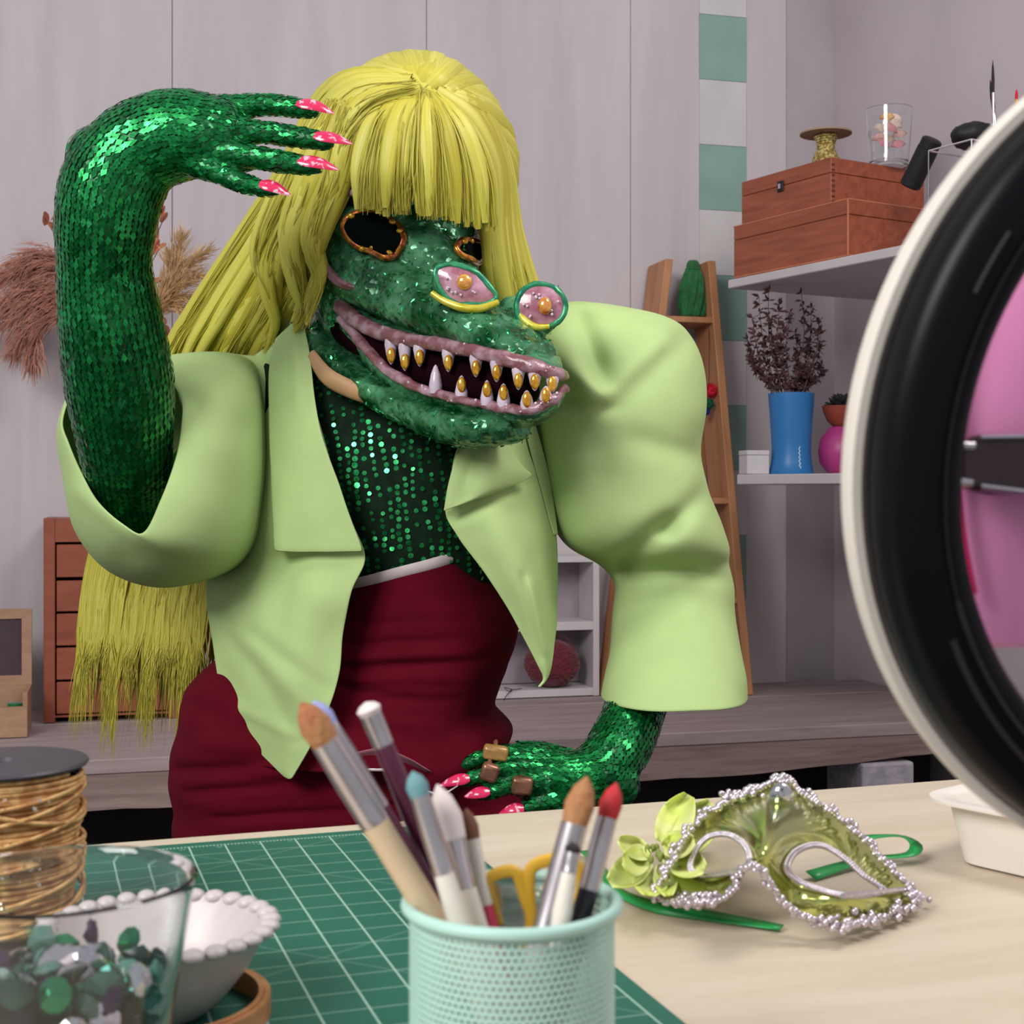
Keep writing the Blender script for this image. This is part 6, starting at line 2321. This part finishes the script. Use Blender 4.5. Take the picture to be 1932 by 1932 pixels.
def strand(ctrl, r0, n=16, seg=3, taper=0.2, flat=1.5):
    """ctrl = (x, y, d); one tapering lock or single strand"""
    c = catmull(ctrl, n)
    pts = [P(*a) for a in c]
    rad = [r0 * (1 - (1 - taper) * (max(0, i / n - 0.5) / 0.5) ** 1.6) * (0.55 + 0.45 * min(1, i / n / 0.15)) for i in range(n + 1)]
    V_, F_ = tube(pts, rad, seg, flat=(flat, 0.85), cap=False, up=Vector((0, -1, 0.3)))
    k = len(hg_v)
    hg_v.extend(V_)
    hg_f.extend([tuple(i + k for i in f) for f in F_])
    col = hr.random()
    ox, oy = hr.uniform(0, 40), hr.uniform(0, 40)
    w = r0 / 0.006
    ln = 0.0
    for i in range(n + 1):
        if i:
            ln += (pts[i] - pts[i - 1]).length
        for j in range(seg):
            a = 2 * math.pi * j / seg
            hg_a.extend((ox + math.cos(a) * w, oy + math.sin(a) * w, ln * 1.6))
    hg_c.extend([col] * len(V_))


def jit(ctrl, sx, sy, sd, grow=0.0):
    ox, oy, od = hr.gauss(0, sx), hr.gauss(0, sy), hr.gauss(0, sd)
    n = len(ctrl)
    return [(x + ox * (1 + grow * i / n) + hr.gauss(0, 1.2), y + oy * (1 + grow * i / n), d + od) for i, (x, y, d) in enumerate(ctrl)]


def mixc(a, b_, t):
    return [tuple(p + (q - p) * t for p, q in zip(u, v)) for u, v in zip(a, b_)]


def hair(c, k, n_lock, r_lock, n, taper=0.2, off=-0.003):
    """the first n_lock of a group are full locks, the rest loose strands lying on them"""
    if k < n_lock:
        strand(c, r_lock * hr.uniform(0.8, 1.25), n, 9, taper, 1.7)
    else:
        c = [(x + hr.gauss(0, 2.5), y, d + off * hr.uniform(0.6, 2.2)) for x, y, d in c]
        strand(c, hr.uniform(0.0005, 0.0010), n, 3, taper, 1.3)


# skull cap that carries the strands
cap = pell(778, 318, 1.915, 178, 200, 160, 0.15, 40, 26)
# fringe: from the parting fanned over the brow
fr_l = [(778, 178, 1.772), (712, 222, 1.744), (682, 310, 1.740), (676, 388, 1.744)]
fr_m = [(800, 172, 1.762), (800, 230, 1.727), (803, 320, 1.720), (806, 402, 1.728)]
fr_r = [(822, 180, 1.772), (885, 240, 1.752), (925, 330, 1.758), (936, 425, 1.772)]
for k in range(620):
    t = hr.random() if k >= 70 else (k + 0.5) / 70
    c = mixc(fr_l, fr_m, t * 2) if t < 0.5 else mixc(fr_m, fr_r, t * 2 - 1)
    lock = (round(t * 14) - t * 14) / 14
    c = [(x + lock * 90 * (i / 3) ** 2, y, d) for i, (x, y, d) in enumerate(c)]
    if 0.36 < t < 0.43:
        c[3] = (c[3][0] - 8, c[3][1] - hr.uniform(20, 60), c[3][2])
    c = jit(c, 3, 3, 0.004)
    c[3] = (c[3][0], c[3][1] + hr.uniform(-9, 12), c[3][2])
    hair(c, k, 70, 0.0062, 14, 0.35)
# crown: over the top to both sides and back
for k in range(620):
    n_l = 120
    t = hr.random() if k >= n_l else (k + 0.5) / n_l
    a = math.pi * (-0.03 + 1.06 * t)
    ex, ey = 778 - 184 * math.cos(a), 318 - 208 * math.sin(a)
    st_ = (800 + hr.gauss(0, 8), 172 + hr.gauss(0, 6), 1.780)
    m1 = (800 + (ex - 800) * 0.55, 172 + (ey - 172) * 0.42 - 14 * math.sin(a), 1.80)
    en = (ex, ey, 1.90)
    bk = (778 + (ex - 778) * 0.98, ey + 90, 1.98)
    hair(jit([st_, m1, en, bk], 2, 2, 0.003), k, n_l, 0.0095, 14, 0.6)
# left side: big smooth sweep from the crown over the shoulder, then behind the back
sw_o = [(770, 150, 1.79), (665, 152, 1.82), (602, 205, 1.86), (548, 318, 1.90), (455, 460, 1.95), (370, 590, 1.99), (322, 680, 2.03), (285, 850, 2.12), (215, 1080, 2.16), (175, 1290, 2.16)]
sw_i = [(785, 170, 1.772), (705, 195, 1.765), (655, 258, 1.772), (620, 360, 1.81), (580, 480, 1.86), (530, 590, 1.92), (480, 680, 2.00), (430, 850, 2.12), (385, 1080, 2.16), (370, 1310, 2.16)]
for k in range(1150):
    n_l = 190
    t = hr.random() if k >= n_l else ((k * 0.618) % 1.0)
    c = mixc(sw_o, sw_i, t)
    lock = (round(t * 7) - t * 7) / 7
    c = [(x + lock * 60 * min(1, max(0, (i - 2) / 3)), y + lock * 30 * min(1, i / 4), d + 0.10 * abs(lock) * min(1, i / 4)) for i, (x, y, d) in enumerate(c)]
    c = jit(c, 5, 4, 0.010, 0.5)
    ln = hr.uniform(-90, 60) + 40 * math.sin(t * 20)
    c[-1] = (c[-1][0] + hr.gauss(0, 16), c[-1][1] + ln, c[-1][2])
    if k < n_l:
        hair(c, k, n_l, 0.0090, 30, 0.03)
    else:
        q = len(c)
        c = c[:-2] + [(c[-2][0] + hr.gauss(0, 6), c[-2][1], c[-2][2]), (c[-1][0] + hr.gauss(0, 14), c[-1][1] + hr.uniform(-60, 60), c[-1][2])]
        hair(c, k, n_l, 0, 26, 0.1, -0.006)
# curled locks beside the mask
for (cl_, wd2) in (([(665, 200, 1.762), (648, 270, 1.767), (628, 350, 1.773), (598, 420, 1.780), (590, 470, 1.788), (602, 520, 1.80), (578, 588, 1.81)], 20),
                   ([(650, 195, 1.775), (618, 280, 1.785), (578, 380, 1.80), (552, 450, 1.815), (562, 520, 1.83), (574, 570, 1.84), (556, 606, 1.85)], 22),
                   ([(640, 190, 1.795), (595, 290, 1.815), (535, 400, 1.84), (505, 480, 1.86), (508, 540, 1.88), (520, 590, 1.90), (500, 650, 1.92)], 24)):
    for k in range(150):
        w_ = hr.gauss(0, wd2 * 0.5)
        ph = hr.gauss(0, 5)
        c = [(x + w_ * (0.5 + 0.5 * math.sin(0.6 + i * 0.75)), y + ph * i * 0.5, d + hr.gauss(0, 0.004)) for i, (x, y, d) in enumerate(cl_)]
        hair(jit(c, 2, 3, 0.003), k, 16, 0.0075, 20, 0.12)
# right side
rs_o = [(825, 160, 1.79), (905, 200, 1.83), (952, 310, 1.86), (972, 430, 1.885), (998, 520, 1.90), (1028, 600, 1.92), (1040, 680, 1.95)]
rs_i = [(822, 175, 1.775), (880, 230, 1.785), (918, 320, 1.80), (922, 430, 1.82), (930, 510, 1.84), (945, 600, 1.88), (955, 680, 1.92)]
for k in range(420):
    t = hr.random() if k >= 60 else ((k * 0.618) % 1.0)
    hair(jit(mixc(rs_o, rs_i, t), 3, 3, 0.005), k, 60, 0.0080, 18, 0.3)
# back fall of the hair
for k in range(90):
    t = hr.random()
    x0b = 620 + 330 * t
    c = [(778 + (x0b - 778) * 0.6, 150 + 60 * abs(t - 0.5), 1.93), (x0b, 260, 2.03), (x0b - 20, 450, 2.07), (x0b - 60 * (1 - t) - 30, 640, 2.12), (x0b - 160 * (1 - t) - 120, 860, 2.16), (400 + (x0b - 600) * 0.35, 1080, 2.19), (380 + (x0b - 600) * 0.3 + hr.gauss(0, 20), 1280 + hr.uniform(-50, 50), 2.19)]
    strand(jit(c, 5, 4, 0.008), 0.010, 20, 8, 0.05, 1.7)
# loose ends below the sleeve
for k in range(640):
    t = hr.random()
    xa = 150 + 240 * t
    cl2 = round(t * 13) / 13
    tipx = 135 + 250 * cl2 + 14 * math.sin(cl2 * 37)
    tipy = 1300 + 70 * math.sin(cl2 * 23 + 1) - 60 * abs(cl2 - 0.45)
    c = [(xa + 40, 960, 2.13), (xa + 10, 1080, 2.14), (xa * 0.9 + tipx * 0.1 + hr.gauss(0, 4), 1190, 2.135), (tipx * 0.6 + xa * 0.4 + hr.gauss(-6, 9), max(1245, tipy + 20 + hr.uniform(-80, 60)) + hr.uniform(0, 20), 2.13)]
    strand(c, hr.uniform(0.0006, 0.0016), 12, 4, 0.05, 1.6)
k = len(hg_v)
hg_v.extend(cap[0])
hg_f.extend([tuple(i + k for i in f) for f in cap[1]])
hg_c.extend([0.25] * len(cap[0]))
for v in cap[0]:
    hg_a.extend((v.x * 60, v.y * 60, v.z))
wig = mk('wig', (hg_v, hg_f), M['hair'], person, recalc=False)
wig['label'] = 'long yellow wig with straight fringe'
at_ = wig.data.attributes.new('strand', 'FLOAT', 'POINT')
at_.data.foreach_set('value', hg_c)
av_ = wig.data.attributes.new('along', 'FLOAT_VECTOR', 'POINT')
av_.data.foreach_set('vector', hg_a)
